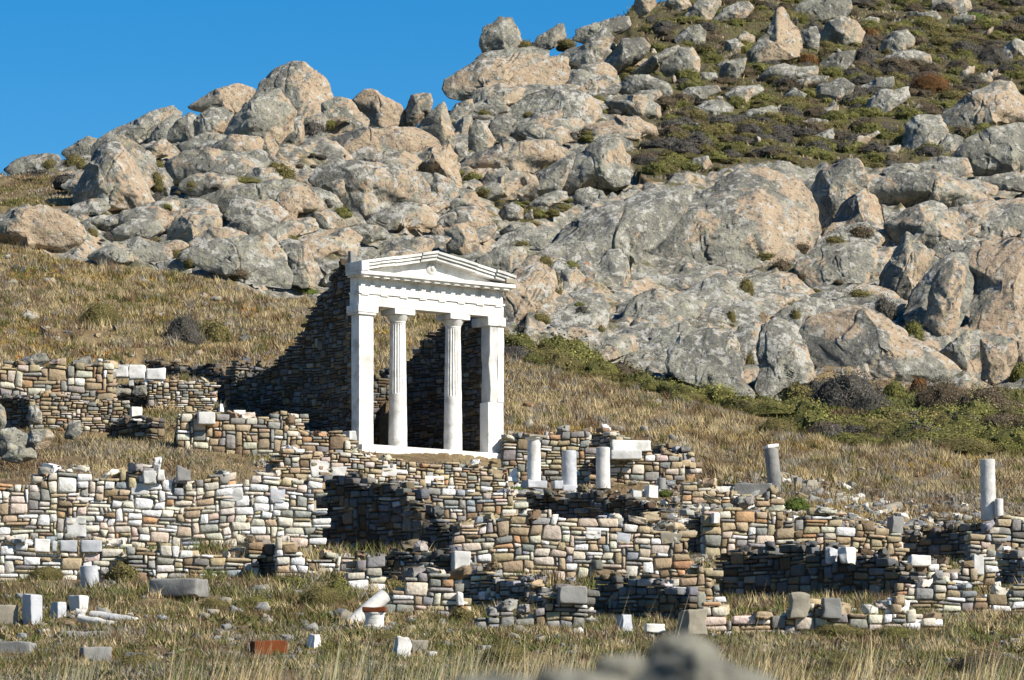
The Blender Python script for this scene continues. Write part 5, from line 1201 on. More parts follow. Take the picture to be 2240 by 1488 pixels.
# rubble lying about the ruins
def scatter_stones(n, poly, label, group, a, b, mats, seed):
    r = np.random.default_rng(seed); xs = [p[0] for p in poly]; ys = [p[1] for p in poly]; k = 0; protos = {}
    while k < n * .5:
        x, y = r.uniform(min(xs), max(xs)), r.uniform(min(ys), max(ys))
        if not in_poly(np.array([x]), np.array([y]), poly)[0]: continue
        X, Y, Zz = hit(x, y); k += 1
        key = (int(r.integers(4)), int(r.integers(len(mats))))
        if key not in protos:
            v = TV * np.array([.5, .42, .33]) + .10 * np.stack([fbm(TV * 1.3 + seed + key[0] * 9 + key[1] * 5 + j * 7, 2) for j in range(3)], 1)
            me = mesh_np('loose_stone', v, quads=TQ); me.materials.append(mats[key[1]]); protos[key] = me
        o = link('loose_stone', protos[key]); s = (a + (b - a) * r.random() ** 2) * Y / F
        o.location = (X, Y, gz(X, Y) + s * .15); o.scale = (s, s, s); o.rotation_euler = (r.uniform(-.4, .4), r.uniform(-.4, .4), r.uniform(0, 6.3))
        tag(o, label, 'stone', group)
scatter_stones(70, [(1500,1040),(1760,1040),(1960,1110),(1900,1130),(1640,1100),(1500,1095)], 'loose stone in the rubble below the leaning grey column', 'loose stones below the leaning column', 8, 30, [GREYST, TANST, TANST, MARBLE_W], 41)
scatter_stones(45, [(1600,1408),(1690,1400),(1755,1425),(1740,1450),(1620,1450)], 'stone in the small heap in the lower right grass', 'stones of the lower right heap', 10, 26, [GREYST, MARBLE_W, TANST], 42)
scatter_stones(60, [(420,1290),(760,1290),(780,1400),(640,1410),(420,1380)], 'loose grey stone in the lower field', 'loose stones in the lower field', 10, 36, [GREYST, GREYST, TANST], 43)
scatter_stones(40, [(1110,925),(1330,915),(1500,960),(1490,990),(1330,950),(1110,960)], 'loose stone along the top of the ochre wall', 'loose stones above the ochre wall', 8, 28, [GREYST, TANST, TANST, ORANGE], 44)
scatter_stones(40, [(820,1040),(1140,1060),(1140,1090),(1000,1075),(820,1060)], 'loose stone at the foot of the temple terrace', 'loose stones below the temple terrace', 8, 26, [TANST, GREYST, MARBLE_W], 45)
scatter_stones(50, [(820,1390),(1100,1370),(1250,1380),(1050,1460),(820,1470)], 'loose stone in the bottom middle grass', 'loose stones in the bottom middle grass', 8, 30, [GREYST, TANST, MARBLE_W], 46)

scatter_stones(60, [(1140,1090),(1500,1090),(1560,1110),(1500,1140),(1150,1120)], 'loose stone on the terrace in front of the three columns', 'loose stones before the three columns', 8, 26, [GREYST, TANST, MARBLE_W], 47)
scatter_stones(60, [(0,1270),(420,1270),(420,1400),(0,1400)], 'loose grey stone in the lower left field', 'loose stones in the lower left field', 8, 30, [GREYST, GREYST, TANST, MARBLE_W], 48)
scatter_stones(70, [(1000,1370),(2240,1380),(2240,1410),(1000,1420)], 'loose stone along the foot of the lowest walls', 'loose stones below the lowest walls', 8, 26, [GREYST, TANST, TANST, MARBLE_W], 49)
scatter_stones(50, [(1720,1080),(2130,1110),(2130,1140),(1950,1130),(1800,1105)], 'loose stone in the grass above the broad tan wall', 'loose stones above the broad tan wall', 8, 28, [GREYST, TANST, MARBLE_W], 50)
# blurred boulders close to the camera
for pts, lab, w_, Y in (([(1415,1450),(1424,1412),(1455,1388),(1505,1382),(1548,1398),(1572,1430),(1580,1470),(1480,1480)], 'rounded out of focus stone nearest the camera, topmost', .1, 13.2),
                        ([(1380,1500),(1440,1440),(1520,1428),(1600,1450),(1690,1480),(1760,1560),(1600,1580),(1420,1580)], 'long sloping out of focus stone under the rounded one', .1, 13.0),
                        ([(1160,1520),(1180,1472),(1260,1462),(1350,1475),(1390,1500),(1400,1580),(1200,1580)], 'pale out of focus stone left of the rounded one', .2, 13.1),
                        ([(940,1530),(1000,1485),(1080,1470),(1170,1480),(1190,1580),(960,1580)], 'brownish out of focus stone at the bottom edge', .6, 13.3),
                        ([(1290,1490),(1310,1440),(1380,1430),(1440,1450),(1420,1500)], 'dark flat out of focus stone between the pale and the rounded one', .1, 13.6)):
    rock(pts, lab, warm=w_, pale=.0, dep=.8, Y=Y, facets=1, mat=NEARST)
# ---------------------------------------------------------------- shrubs
def bush_mesh(kind, seed, n=900, leaf=.075, core=True):
    r = np.random.default_rng(seed)
    base = {'green': (.165, .16, .045), 'olive': (.165, .14, .05), 'grey': (.105, .096, .080), 'rust': (.17, .085, .03), 'brown': (.13, .10, .062), 'fresh': (.12, .16, .03)}[kind]
    d = r.normal(size=(n, 3)); d[:, 2] = np.abs(d[:, 2]) * .9; d /= np.linalg.norm(d, axis=1, keepdims=True)
    rad = (1 + .22 * fbm(d * 2.1 + seed, 3)) * r.uniform(.78, 1.03, n)
    c = d * rad[:, None] * np.array([1, 1, .8])
    nrm = d + r.normal(0, .38, (n, 3)); nrm /= np.linalg.norm(nrm, axis=1, keepdims=True)
    t = np.cross(nrm, r.normal(size=(n, 3))); t /= np.linalg.norm(t, axis=1, keepdims=True); b = np.cross(nrm, t)
    s = leaf * r.uniform(.6, 1.3, n)
    q = np.stack([c - t * s[:, None] * .5, c + b * s[:, None] * .45, c + t * s[:, None] * .6, c - b * s[:, None] * .45], 1).reshape(-1, 3)
    col = np.clip(np.array(base)[None] * r.uniform(.6, 1.45, (n, 1)) * r.uniform(.9, 1.1, (n, 3)), 0, 1)
    clump = fbm(d * 3 + seed + 30, 2); col *= (1 + .35 * clump)[:, None]
    col = np.repeat(np.clip(col, .01, 1), 4, 0); Q = np.arange(n * 4).reshape(n, 4)
    V0, F0 = ico(3); hd = V0.copy(); hd[:, 2] = np.abs(hd[:, 2]) if False else hd[:, 2]
    dd = V0 / np.linalg.norm(V0, axis=1, keepdims=True)
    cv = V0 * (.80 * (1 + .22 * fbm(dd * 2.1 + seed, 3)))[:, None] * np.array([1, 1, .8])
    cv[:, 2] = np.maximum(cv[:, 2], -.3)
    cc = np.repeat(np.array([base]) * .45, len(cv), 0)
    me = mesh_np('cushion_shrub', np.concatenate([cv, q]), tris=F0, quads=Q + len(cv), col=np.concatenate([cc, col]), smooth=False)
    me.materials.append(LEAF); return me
BM = {}
def bmesh_of(kind, i, big=False):
    if (kind, i, big) not in BM: BM[(kind, i, big)] = bush_mesh(kind, 100 + 13 * i + sum(map(ord, kind)), 5000 if big else 1000, .034 if big else .07)
    return BM[(kind, i, big)]
BR = np.random.default_rng(99)
def bush(x, y, w, h, kind, label, group=None, Y=None, name='shrub', cat='shrub', deep=1.0, onrock=False):
    o = link(name, bmesh_of(kind, int(BR.integers(3)), w > 88))
    if onrock:           # rooted in a cleft: where the rock or soil surface is really met
        dr = Vector(P(x, y - .12 * h, 100.0)).normalized()
        ok, pt, *_ = scene.ray_cast(DG, Vector((0, 0, 0)) + dr * 80, dr)
        Y = pt.y if ok and pt.y < 395 else hit(x, y)[1]
        s = Y / F; p = P(x, y, Y)
        o.location = (p[0], p[1] + .30 * w * s, p[2] - .06)
    else:
        X, Yh, Zz = hit(x, y); Y = Y or Yh
        s = Y / F; yy = Y + .1 * w * s
        o.location = (X * yy / Y, yy, max(gz(X, yy) - .05, P(x, y, Y)[2] - .03))
    o.scale = (w / 2 * s, w / 2 * s * deep, h * s / .80); o.rotation_euler.z = BR.uniform(-.5, .5)
    return tag(o, label, cat, group)
bpy.context.view_layer.update()
DG = bpy.context.evaluated_depsgraph_get()
SHRUBS = [
 (217,716,104,62,'olive','low olive-brown cushion shrub, left one of the pair on the dry left slope'), (402,760,104,74,'grey','large grey dome shrub on the dry left slope'),
 (430,752,34,50,'green','green tuft growing in the large grey dome shrub'), (472,758,76,62,'olive','olive dome shrub right of the large grey one'),
 (1853,892,190,92,'grey','biggest dark grey shrub below the whale-backed rock'), (1905,908,110,50,'grey','dark shrub in front of the biggest grey shrub'),
 (1957,866,62,42,'green','bright green shrub right of the biggest grey shrub'), (1745,878,80,48,'olive','olive shrub left of the biggest grey shrub'),
 (1780,862,60,40,'grey','smaller grey shrub between the olive and the biggest grey shrub'),
 (2000,738,52,46,'green','round green shrub in the cleft below the dark pointed slab'), (1713,592,66,34,'brown','brown dome shrub on the smooth orange-tan slab'), (1756,614,28,26,'brown','small brown shrub right of the dome shrub on the tan slab'),
 (1632,640,40,40,'olive','olive shrub on the crusted ledge of the right outcrop'), (1938,688,66,48,'grey','grey shrub at the foot of the dark pointed slab'), (1882,650,74,24,'olive','flat olive shrub left of the dark pointed slab'),
 (2232,830,62,46,'green','green shrub at the right edge by the pink rock'), (1830,530,70,22,'olive','olive shrub under the orange-faced boulder'), (1885,520,70,40,'brown','brown shrub in the hollow of the orange-faced boulder'),
 (1750,545,50,24,'brown','brown shrub at the foot of the tan buttress'), (1672,562,72,20,'olive','flat olive shrub along the foot of the great cliff'), (1640,800,22,34,'olive','small shrub in a crack of the pale buttress'), (1742,700,30,32,'olive','small olive shrub in the seam of the whale-backed rock'), (1725,668,34,14,'olive','tiny shrub on the crusted ledge above the whale-backed rock'),
 (1600,705,26,36,'olive','small shrub in the fissure above the grey apron'),
 (682,300,84,48,'grey','dark grey shrub under the tallest dome'), (716,272,40,18,'green','small green shrub on the shoulder beside the dark grey one'), (617,384,66,34,'olive','olive shrub left of the pale crusted slab'), (600,366,34,18,'olive','olive shrub by the hollow below the dome'),
 (105,362,42,24,'olive','olive shrub on the low skyline outcrop'), (160,362,58,32,'olive','olive shrub left of the pear-shaped boulder'), (85,386,74,22,'grey','flat grey shrub on the far left ridge'), (142,398,66,28,'grey','grey shrub at the left foot of the pear-shaped boulder'), (178,372,36,26,'olive','small shrub touching the pear-shaped boulder'),
 (343,402,34,32,'olive','dark shrub right of the pear-shaped boulder'), (346,368,46,24,'olive','olive shrub above and right of the pear-shaped boulder'), (343,442,40,26,'grey','grey shrub right of the base of the pear-shaped boulder'), (362,452,36,14,'green','green fringe beside the grey shrub'), (421,408,40,20,'olive','olive shrub on the wide hump-backed outcrop'), (530,396,90,18,'green','long green shrub at the foot of the hump-backed outcrop'), (470,408,70,12,'grey','thin grey shrub line under the long green one'),
 (200,514,36,24,'olive','small shrub by the flat pale ledge'), (236,528,46,28,'grey','dark shrub by the small grey hump'), (345,530,60,18,'olive','olive shrub left of the dark-sided block'), (382,556,44,24,'olive','olive shrub under the dark-sided block'), (414,574,34,20,'olive','little shrub on the whale-backed outcrop of the left hill'), (635,520,36,14,'green','thin green shrub at the pink rock face'), (482,462,36,18,'grey','grey shrub above the grey rounded hump'), (520,600,60,20,'brown','brown shrub at the foot of the fissured crag'), (632,568,20,18,'olive','tiny shrub on the fissured crag'), (748,470,50,26,'green','green shrub left of the stump of rock'), (716,448,40,20,'grey','grey shrub by the square pale block'),
 (665,640,72,20,'fresh','bright green shrub left of the temple wall top'),
 (1059,252,34,18,'olive','olive shrub under the promontory'), (1157,254,32,18,'olive','small olive shrub on the big pale outcrop'), (1035,394,52,26,'green','green shrub by the orange-stained fin'), (1062,424,56,22,'olive','olive shrub right of the orange-stained fin'), (1144,400,28,20,'grey','grey shrub by the grey knob'), (1188,368,36,20,'olive','olive shrub under the long warm-ended outcrop'), (1252,302,26,20,'grey','grey shrub at the pink-ended outcrop'), (1147,102,50,20,'olive','olive shrub behind the perched boulder'), (1239,98,56,22,'olive','olive shrub beside the dark tilted slab'), (1050,262,60,14,'grey','grey mat under the promontory shrub'), (1090,440,60,18,'grey','grey mat right of the low tan hump'), (1180,470,60,20,'green','green mat near the small round stone'), (1150,488,70,16,'olive','olive mat under the small round stone'),
 (1190,575,40,22,'olive','olive shrub on the pale terrace of rock'), (1246,582,44,18,'green','green shrub over the dark cave'), (1219,648,24,58,'olive','hanging shrub in the crack left of the cave'), (1180,700,64,24,'olive','olive shrub below the tan crag'), (1143,728,50,26,'grey','grey shrub at the foot of the tan crag'), (1316,728,24,22,'olive','small shrub in the crevice right of the temple'), (1482,840,66,34,'brown','brown dome shrub at the foot of the grey belly of rock'), (1275,682,50,20,'grey','grey shrub before the dark cave'), (1142,536,60,18,'olive','olive shrub on the flat pale terrace'), (1270,668,40,14,'green','green shrub inside the dark cave mouth'),
 (2037,208,92,44,'rust','rust-brown dome shrub on the upper right slope'), (1767,142,54,32,'rust','rust-brown shrub under the tall horn-shaped rock'), (1905,92,46,36,'rust','rust shrub right of the round grey boulder'), (1890,142,60,46,'grey','grey shrub right of the wedge-shaped rock'), (2040,72,70,28,'olive','dark olive shrub at the top right'), (2170,140,90,44,'grey','grey shrub below the orange-capped boulder'), (2130,50,80,22,'fresh','bright green shrub at the top right'), (1420,72,66,26,'olive','olive shrub near the top edge'), (1425,52,50,22,'grey','grey shrub by the upright boulder'),
 (1160,782,110,26,'green','green mat at the edge of the rocks right of the temple'), (1215,800,150,34,'green','long green cushion on the slope right of the temple'), (1290,826,150,28,'olive','olive cushion on the slope right of the temple'), (1360,842,130,30,'olive','olive-brown cushion below the grey apron'), (1440,858,120,26,'green','green cushion left of the brown dome shrub'), (1500,876,100,24,'olive','olive cushion below the brown dome shrub'),
 (1640,900,150,26,'olive','olive cushion below the pale-crusted buttress'), (1700,924,170,34,'green','green cushion left of the row of mats'), (1790,940,170,34,'green','bright green cushion in front of the dark shrub'), (1870,950,160,30,'olive','olive cushion right of the bright green one'), (1950,960,200,40,'green','long green mat in front of the dark thicket'), (2050,985,260,52,'green','largest green mat near the right edge'), (2100,1000,180,40,'olive','olive mat below the largest green mat'), (1900,975,120,24,'green','narrow green mat on the right slope'),
 (2060,900,150,80,'brown','brown leafless thicket right of the biggest grey shrub'), (2150,920,160,70,'brown','brown scrub thicket at the right edge'), (2200,960,150,60,'brown','low brown thicket below the pink rock'), (2010,860,50,36,'rust','reddish dry shrub behind the brown thicket'),
 (70,1142,32,50,'green','leafy green shrub rooted in the long pale terrace wall'), (600,1146,34,44,'olive','thin dark shrub before the long pale terrace wall'), (393,975,28,70,'olive','tall thin plant before the wall left of the temple'), (418,975,56,34,'brown','dark brown shrub at the foot of the wall left of the temple'),
 (1742,1112,70,30,'fresh','bright green shrub on the broad tan wall'), (1130,1080,50,20,'fresh','green tuft under the marble roof ornament'), (1455,1082,36,14,'fresh','green tuft beside the hollowed block'), (620,1180,60,24,'olive','olive shrub at the foot of the high dark wall'),
 (280,1320,60,30,'olive','dark olive shrub in the lower left field'), (100,1265,90,34,'olive','olive shrub before the low white wall'), (270,1262,80,40,'olive','bushy olive plant right of the grey drum'), (430,1165,120,18,'olive','low olive growth at the foot of the long pale wall'), (700,1330,110,50,'olive','olive shrub left of the slanting column'), (740,1300,70,40,'green','green shrub behind the slanting column'), (940,1330,130,36,'olive','straw-green shrub in front of the lower centre wall'), (640,1285,80,30,'green','green plants below the dark niche'), (860,1290,60,30,'olive','olive plants by the short pale pier'), (1010,1350,60,26,'olive','olive plants at the end of the lower centre wall'), (1830,1390,130,30,'olive','olive growth along the lowest wall'), (1960,1395,110,30,'green','green growth at the right end of the lowest wall'), (2150,1470,160,50,'brown','dark brown shrub in the lower right grass'), (1840,1470,110,40,'olive','olive shrub in the lower right grass'), (1100,1450,110,50,'olive','olive tussock at the bottom middle'), (300,1470,120,40,'olive','dark olive shrub at the lower left'), (1340,1325,60,30,'grey','grey dry shrub in the dark corner, lower centre'), (1420,1440,120,44,'olive','green tussock behind the blurred stones'), (850,1410,120,30,'olive','olive growth left of the pale rounded stone'), (560,1330,130,30,'green','low green plants in the lower field'), (470,1330,90,26,'olive','low olive plants right of the marble slab'),
]
for a in SHRUBS: bush(*a, onrock=a[1] < 860 and not (a[0] < 520 and a[1] > 640) and a[0] > 0 and not (a[0] > 1750 and a[1] < 225))

# scrub cushions of the upper right slope
def scatter_bush(n, poly, kinds, wlo, whi, text, group, seed):
    r = np.random.default_rng(seed); xs = [p[0] for p in poly]; ys = [p[1] for p in poly]; k = 0
    cn = dict(green='green', olive='olive', grey='dark grey', rust='rust-brown', brown='brown', fresh='bright green')
    while k < n:
        x, y = r.uniform(min(xs), max(xs)), r.uniform(min(ys), max(ys))
        if not in_poly(np.array([x]), np.array([y]), poly)[0]: continue
        dr = Vector(P(x, y - 4, 100.0)).normalized(); ok, pt, nr, fi, ob, mx = scene.ray_cast(DG, dr * 80, dr)
        if ok and ob.name != 'hillside' and r.random() < .93: continue      # grows in soil, not on the boulders
        kd = kinds[int(r.integers(len(kinds)))]; w = r.uniform(wlo, whi)
        bush(x, y, w, w * r.uniform(.26, .42), kd, 'low %s cushion shrub %s' % (cn[kd], text), group, name='cushion_shrub'); k += 1
scatter_bush(135, [(1430,60),(1560,30),(1700,20),(2240,-20),(2300,340),(1960,350),(1640,345),(1480,385),(1390,350),(1440,250),(1500,160)], ['green', 'olive', 'grey', 'grey', 'grey', 'olive', 'brown'], 40, 86, 'in the upper right scrub', 'scrub cushions on the upper right slope', 61)
scatter_bush(24, [(1000,370),(1200,430),(1330,420),(1240,480),(1060,480),(1000,430)], ['green', 'olive', 'grey'], 18, 46, 'below the loaf-shaped boulder', 'scrub cushions in mid-slope', 62)
scatter_bush(36, [(20,380),(330,350),(760,330),(980,330),(740,540),(400,570),(180,520)], ['olive', 'grey', 'green', 'brown'], 14, 40, 'between the rocks of the left hill', 'scrub cushions on the left hill', 63)
scatter_bush(40, [(1140,770),(1320,810),(1500,885),(1700,910),(1900,930),(2200,930),(2230,1000),(1950,985),(1700,950),(1400,870),(1150,800)], ['green', 'olive', 'green', 'olive'], 40, 120, 'in the green belt below the right outcrop', 'green cushions below the right outcrop', 64)
scatter_bush(28, [(1250,130),(1440,60),(1450,240),(1330,330),(1150,300)], ['green', 'olive', 'grey'], 16, 44, 'between the promontory boulders', 'scrub cushions on the promontory slope', 65)
scatter_bush(26, [(1250,640),(1500,660),(1900,600),(2100,560),(2100,700),(1700,800),(1300,780)], ['olive', 'grey', 'brown'], 12, 30, 'in the cracks of the right outcrop', 'scrub tufts in the right outcrop', 66)

# ---------------------------------------------------------------- dry grass and low herbs: one mass each
def near_wall(x, y):
    bad = np.zeros(len(x), bool)
    for a, b, n, th in WALLSEGS:
        d = b - a; L = np.linalg.norm(d); d = d / L
        t = (x - a[0]) * d[0] + (y - a[1]) * d[1]; w = -((x - a[0]) * n[0] + (y - a[1]) * n[1])
        bad |= (t > -.05) & (t < L + .05) & (w > -.08) & (w < th + .05)
    for fx, fy, fw in FOOT:
        bad |= (np.abs(x - fx) < fw + .12) & (y > fy - 1.5) & (y < fy + .2) & (np.sin(x * 977 + y * 613) < .72)
    u, v = to_uv(x, y); bad |= (u > -.3) & (u < 6.4) & (v > -.35) & (v < 7.5)
    return bad
STRAW = np.array([.47, .37, .20]); OLV = np.array([.155, .145, .045]); BRN = np.array([.19, .125, .07]); GRN = np.array([.14, .16, .045]); GOLD = np.array([.40, .26, .06]); GRY = np.array([.31, .27, .21])
def grass(name, label, x, y, hgt, wid, colmix, seed, blades=5, spread=.13, lean=.6, wind=(-.12, 0)):
    r = np.random.default_rng(seed)
    ok = ~near_wall(x, y); x, y = x[ok], y[ok]; hgt = hgt[ok] if np.ndim(hgt) else np.full(len(x), hgt)
    cm = colmix[ok]
    z = ground_z(x, y); n = len(x)
    x = np.repeat(x, blades); y = np.repeat(y, blades); z = np.repeat(z, blades); h = np.repeat(hgt, blades) * r.uniform(.5, 1.15, n * blades)
    c = np.repeat(cm, blades, 0) * r.uniform(.7, 1.35, (n * blades, 1))
    m = n * blades
    bx_ = x + r.normal(0, spread, m); by = y + r.normal(0, spread, m)
    tx = bx_ + (r.normal(0, lean, m) + wind[0]) * h; ty = by + (r.normal(0, lean, m) + wind[1]) * h
    a = r.uniform(-.9, .9, m); w = wid * r.uniform(.7, 1.4, m) / 2
    dx, dy = np.cos(a) * w, np.sin(a) * w
    v = np.stack([np.stack([bx_ - dx, by - dy, z - .03], 1), np.stack([bx_ + dx, by + dy, z - .03], 1), np.stack([tx, ty, z + h], 1)], 1).reshape(-1, 3)
    me = mesh_np(name, v, tris=np.arange(m * 3).reshape(m, 3), col=np.clip(np.repeat(c, 3, 0), .01, .8), smooth=False)
    o = link(name, me, GRASS); o['kind'] = 'stuff'; o['label'] = label; return o
def sample(n, y0, y1, p0, p1, seed, poly=None):
    r = np.random.default_rng(seed); Y = r.uniform(y0, y1, n); px = r.uniform(p0, p1, n); x = (px - CX) / F * Y
    if poly is not None:
        py = HZ - F * base_z(x, Y) / Y; k = in_poly(px, py, poly); x, Y = x[k], Y[k]
    return x, Y
def thin(x, y, bias, seed):
    f = fbm(np.stack([x * .6, y * .35, np.full(len(x), seed * .3)], 1), 4); r = np.random.default_rng(seed)
    k = r.random(len(x)) < np.clip(.5 + bias + f * 1.7, .05, 1); return x[k], y[k]
def patch(x, y, cols, sc, seed):
    p = np.stack([x * sc, y * sc, np.full(len(x), seed * 1.7)], 1); w = np.stack([np.exp(3.2 * fbm(p + 31 * i, 3)) * wt for i, (c, wt) in enumerate(cols)], 1)
    r = np.random.default_rng(seed); w = w / w.sum(1, keepdims=True); cs = np.array([c for c, _ in cols])
    k = (w.cumsum(1) > r.random((len(x), 1))).argmax(1); return cs[k]
GA = [(-700,500),(0,530),(200,580),(420,605),(600,645),(740,650),(900,640),(1110,720),(1110,900),(800,1000),(-700,1100)]
x, y = thin(*sample(190000, 156, 208, -500, 1100, 1, GA), .12, 101)
grass('dry_hill_grass', 'dry straw grass covering the slope left of the temple', x, y, .05 + .10 * np.random.default_rng(1).random(len(x)), .026, patch(x, y, [(STRAW, 1.9), (BRN, .8), (GOLD, .35), (OLV, .5), (GRY, .6)], .35, 2), 3)
GB = [(1090,760),(1200,800),(1500,885),(1750,955),(1950,985),(2240,1010),(2800,1020),(2800,1200),(1900,1130),(1700,1100),(1500,1050),(1330,960),(1100,960)]
x, y = thin(*sample(150000, 150, 200, 1080, 2760, 4, GB), .18, 102)
grass('tall_dry_grass', 'dry waving grass on the slope right of the temple', x, y, .07 + .13 * np.random.default_rng(2).random(len(x)), .026, patch(x, y, [(STRAW, 1.6), (BRN, .9), (GOLD, .3), (GRY, .9), (OLV, .4)], .3, 5), 6)
x, y = thin(*sample(80000, 134, 160, -500, 2760, 7), .15, 103)
pxg = CX + F * x / y; pyg = HZ - F * base_z(x, y) / y
k = ((pxg < 660) & (pyg < 1062)) | (np.random.default_rng(8).random(len(x)) < .16); x, y = x[k], y[k]
grass('terrace_grass', 'brown dry grass on the terraces between the walls', x, y, .07 + .15 * np.random.default_rng(3).random(len(x)), .028, patch(x, y, [(STRAW, 1), (BRN, 1.2), (OLV, .8), (GRY, .8)], .4, 8), 9)
x, y = thin(*sample(110000, 101, 136, -500, 2760, 10), .2, 104)
grass('field_grass', 'straw and olive grass in the field at the foot of the ruins', x, y, .06 + .22 * np.random.default_rng(4).random(len(x)) ** 1.8, .026, patch(x, y, [(STRAW, .8), (OLV, 1.3), (GRN, .7), (BRN, 1.2), (GRY, .7)], .45, 11), 12)
x, y = sample(30000, 172, 380, -500, 2760, 13, SCRUB)
grass('slope_herbs', 'low olive and straw herbs among the scrub of the upper slope', x, y, .12 + .2 * np.random.default_rng(5).random(len(x)), .07, patch(x, y, [(OLV, 1.2), (BRN, .9), (STRAW, .5), (GRN, .8), (GRY, .5)], .25, 14), 15, spread=.25)
x, y = sample(16000, 165, 200, 1080, 2760, 16, MATS)
grass('mat_herbs', 'green low growth along the foot of the right outcrop', x, y, .1 + .15 * np.random.default_rng(6).random(len(x)), .05, patch(x, y, [(OLV, 1.0), (np.array([.17, .185, .05]), 1.6), (BRN, .4)], .25, 17), 18, spread=.2)
# tall pale stalks between the camera and the ruins
r = np.random.default_rng(77); xs = []; ys = []
for cx_, Y0, n in ((1610,94,14),(1440,95,12),(1270,95,8),(720,98,60),(800,97,50),(960,96,60),(1010,97,70),(1120,96,70),(1240,99,60),(1350,97,60),(1480,98,30),(1620,97,50),(1700,99,40),(1880,98,50),(2000,97,30),(2130,96,40),(2220,97,40),(150,98,30),(420,99,40),(560,97,40)):
    yy = Y0 + r.normal(0, 1.5, n); xs.append((cx_ - CX) / F * yy + r.normal(0, .35, n)); ys.append(yy)
xs, ys = np.concatenate(xs), np.concatenate(ys)
grass('tall_stalks', 'tall pale grass stalks bending in the breeze at the bottom', xs, ys, np.where(np.arange(len(xs)) < 34, 1.6, .6) + .9 * r.random(len(xs)), .022, patch(xs, ys, [(STRAW, 1.5), (np.array([.36, .34, .22]), 1), (GRN, .3)], .4, 19), 20, blades=3, lean=.16, wind=(.25, 0))

# clumps of yellow herbs on the left slope, broad leaved
x, y = sample(9000, 160, 208, -500, 1100, 31, GA)
f = fbm(np.stack([x * .5, y * .5, x * 0 + 4], 1), 3); k = f > .18; x, y = x[k], y[k]
grass('yellow_herbs', 'tufts of yellow and green herbs dotted over the left slope', x, y, .10 + .14 * np.random.default_rng(32).random(len(x)), .055, patch(x, y, [(GOLD, 1.2), (OLV, 1), (GRN, .6), (np.array([.42, .17, .04]), .12)], .8, 33), 34, spread=.16, lean=.7)
# the carpet of small cushions that nobody could count
def carpet(name, label, polys, y0, y1, n, seed, bias=0.0):
    r = np.random.default_rng(seed)
    x, y = sample(n, y0, y1, -100, 2700, seed, polys)
    z = ground_z(x, y); m = len(x)
    kinds = ['green', 'olive', 'grey', 'brown']
    tv, tf, tc = [], [], []; nb = 0
    pr = []
    for kd in kinds:
        me = bush_mesh(kd, 7 + len(kd), 420, .075)
        v = np.zeros(len(me.vertices) * 3, np.float32); me.vertices.foreach_get('co', v); v = v.reshape(-1, 3)
        c = np.zeros(len(me.vertices) * 4, np.float32); me.color_attributes['col'].data.foreach_get('color', c); c = c.reshape(-1, 4)[:, :3]
        pr.append((v, c))
    V0, F0 = ico(3)
    nt = len(V0); ft = F0; fq = np.arange(420 * 4).reshape(420, 4) + nt
    kind = (fbm(np.stack([x * .35, y * .25, x * 0 + seed], 1), 2) * 1.6 + r.normal(0, .8, m)) + bias
    kind = np.clip(np.digitize(kind, [-.55, .1, .9]), 0, 3)
    kind = np.array([0, 1, 2, 3])[kind]
    VV, TT, QQ, CC = [], [], [], []
    for i in range(m):
        v, c = pr[kind[i]]; s = r.uniform(.42, 1.05); a = r.uniform(0, 6.28); ca, sa = math.cos(a), math.sin(a)
        w = np.stack([(v[:, 0] * ca - v[:, 1] * sa) * s, (v[:, 0] * sa + v[:, 1] * ca) * s, v[:, 2] * s * r.uniform(.6, 1.0) * (1.35 if bias else 1)], 1) + (x[i], y[i], z[i] - .04)
        VV.append(w); TT.append(ft + nb); QQ.append(fq + nb); CC.append(c * r.uniform(.75, 1.25)); nb += len(v)
    me = mesh_np(name, np.concatenate(VV), tris=np.concatenate(TT), quads=np.concatenate(QQ), col=np.concatenate(CC), smooth=False)
    o = link(name, me, LEAF); o['kind'] = 'stuff'; o['label'] = label
CARP = [(1440,60),(1560,-40),(2800,-60),(2800,345),(2300,355),(1960,376),(1640,366),(1480,406),(1375,360),(1440,250),(1500,160)]
CN = 0
carpet('scrub_carpet', 'carpet of small olive and grey cushion plants on the upper right slope', CARP, 245, 380, 3900, 51)
carpet('green_belt', 'belt of small green cushions below the right outcrop', [(1110,750),(1320,795),(1500,870),(1690,900),(1800,925),(2240,930),(2700,950),(2700,1010),(2260,1000),(1950,975),(1780,950),(1600,900),(1350,835),(1120,785)], 166, 202, 2600, 52, -.75)

# leafy ground herbs of the lower field
x, y = thin(*sample(60000, 103, 137, -500, 2760, 41), 0, 106)
grass('field_herbs', 'low leafy olive herbs growing among the stones of the field', x, y, .05 + .12 * np.random.default_rng(42).random(len(x)), .055, patch(x, y, [(OLV, 1.3), (GRN, .8), (BRN, .8), (GRY, .4)], .6, 43), 44, spread=.10, lean=1.0)

# separate tussocks standing out of the dry slopes
for nm, lb, (n, y0, y1, p0, p1, pl), cols, sd in (('left_tussocks', 'pale and brown grass tussocks dotted over the left slope', (2600, 160, 206, -500, 1100, GA), [(STRAW * 1.1, 1.4), (BRN, .9), (OLV, .8), (GRY, .5)], 201),
                             ('right_tussocks', 'pale and brown grass tussocks dotted over the right slope', (3000, 152, 198, 1080, 2760, GB), [(STRAW * 1.1, 1.3), (BRN, 1), (OLV, .6), (GRY, .8)], 202),
                             ('field_tussocks', 'straw and olive tussocks in the lower field', (2200, 103, 136, -500, 2760, None), [(STRAW * 1.1, 1.2), (OLV, 1), (GRN, .6), (BRN, .8)], 203)):
    x, y = sample(n, y0, y1, p0, p1, sd, pl)
    grass(nm, lb, x, y, .2 + .28 * np.random.default_rng(sd).random(len(x)) ** 1.5, .03, patch(x, y, cols, 1.5, sd + 1), sd + 2, blades=26, spread=.11, lean=.42)

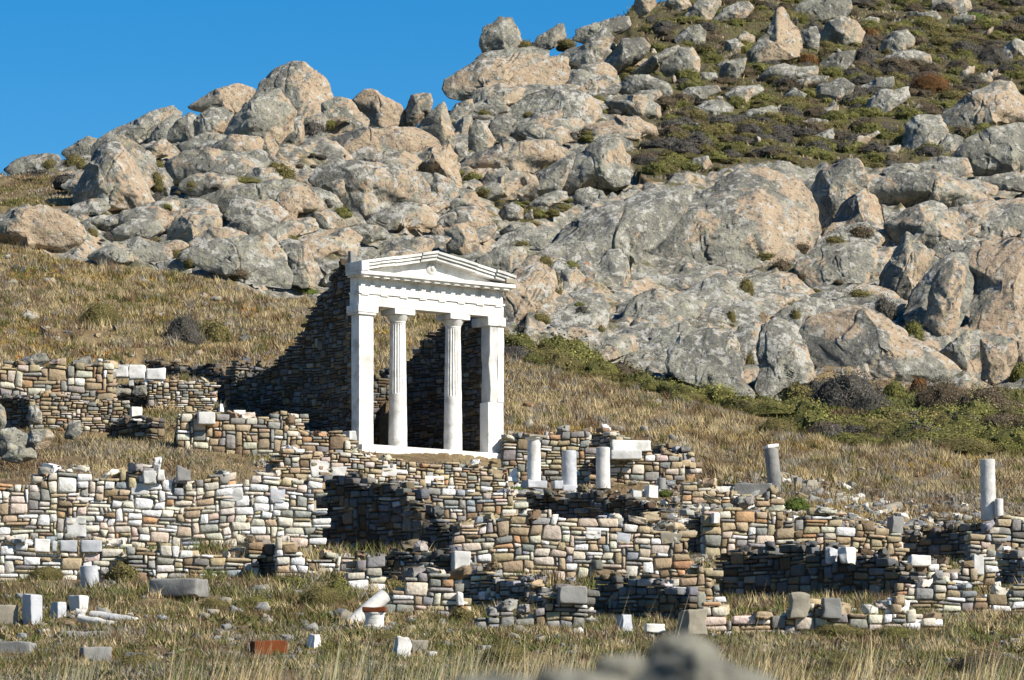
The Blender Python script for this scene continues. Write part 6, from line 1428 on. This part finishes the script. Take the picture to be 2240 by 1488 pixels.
# rubble fallen from the walls, far too much to count
def rubble(name, label, x, y, lo, hi, cols, seed):
    r = np.random.default_rng(seed); ok = ~near_wall(x, y); x, y = x[ok], y[ok]; n = len(x); z = ground_z(x, y)
    tv, tq = cube_template(2, 4); m = len(tv)
    sz = (lo + (hi - lo) * r.random(n) ** 2.5)[:, None] * r.uniform(.6, 1.2, (n, 3)) * np.array([1.15, 1, .6])
    v = tv[None] * sz[:, None, :] * .5 * (1 + .16 * r.normal(size=(n, m, 1)))
    a = r.uniform(0, 6.28, n); ca, sa = np.cos(a)[:, None], np.sin(a)[:, None]; tl = r.normal(0, .25, n)[:, None]
    vx = v[:, :, 0] * ca - v[:, :, 1] * sa; vy = v[:, :, 0] * sa + v[:, :, 1] * ca; vz = v[:, :, 2] + v[:, :, 0] * tl
    W3 = np.stack([vx + x[:, None], vy + y[:, None], vz + (z + sz[:, 2] * .15)[:, None]], 2).reshape(-1, 3)
    Q = (tq[None] + (np.arange(n) * m)[:, None, None]).reshape(-1, 4)
    c = np.array([PAL[q] for q in cols])[r.integers(len(cols), size=n)] * r.uniform(.7, 1.25, (n, 1))
    o = link(name, mesh_np(name, W3, quads=Q, col=np.repeat(np.clip(c, .03, .8), m, 0), smooth=False), MASONRY); o['kind'] = 'stuff'; o['label'] = label
x, y = sample(9000, 133, 158, 560, 2360, 301)
rubble('wall_rubble', 'grey and tan rubble covering the ground between the ruined walls', x, y, .07, .38, ['grey', 'tan', 'tan', 'grey', 'light', 'brown', 'blue', 'white'], 302)
x, y = thin(*sample(9000, 104, 136, -500, 2760, 303), -.2, 304)
rubble('field_rubble', 'small grey stones strewn through the grass of the lower field', x, y, .05, .30, ['grey', 'tan', 'grey', 'light', 'brown', 'blue'], 305)
x, y = thin(*sample(4200, 152, 206, -500, 2760, 306), -.25, 307)
rubble('slope_stones', 'small grey and rusty stones strewn over the dry slopes', x, y, .05, .32, ['grey', 'tan', 'light', 'orange', 'blue'], 308)

x, y = sample(30000, 205, 244, -500, 200, 401, [(-700, 380), (0, 380), (150, 388), (170, 450), (0, 462), (-700, 470)])
x, y = thin(x, y, .1, 402)
grass('earth_slope_grass', 'sparse brown growth on the earth slope at the far left', x, y, .05 + .12 * np.random.default_rng(403).random(len(x)), .045, patch(x, y, [(BRN, 1.3), (GRY, .8), (OLV, .7), (STRAW, .5)], .4, 404), 405)
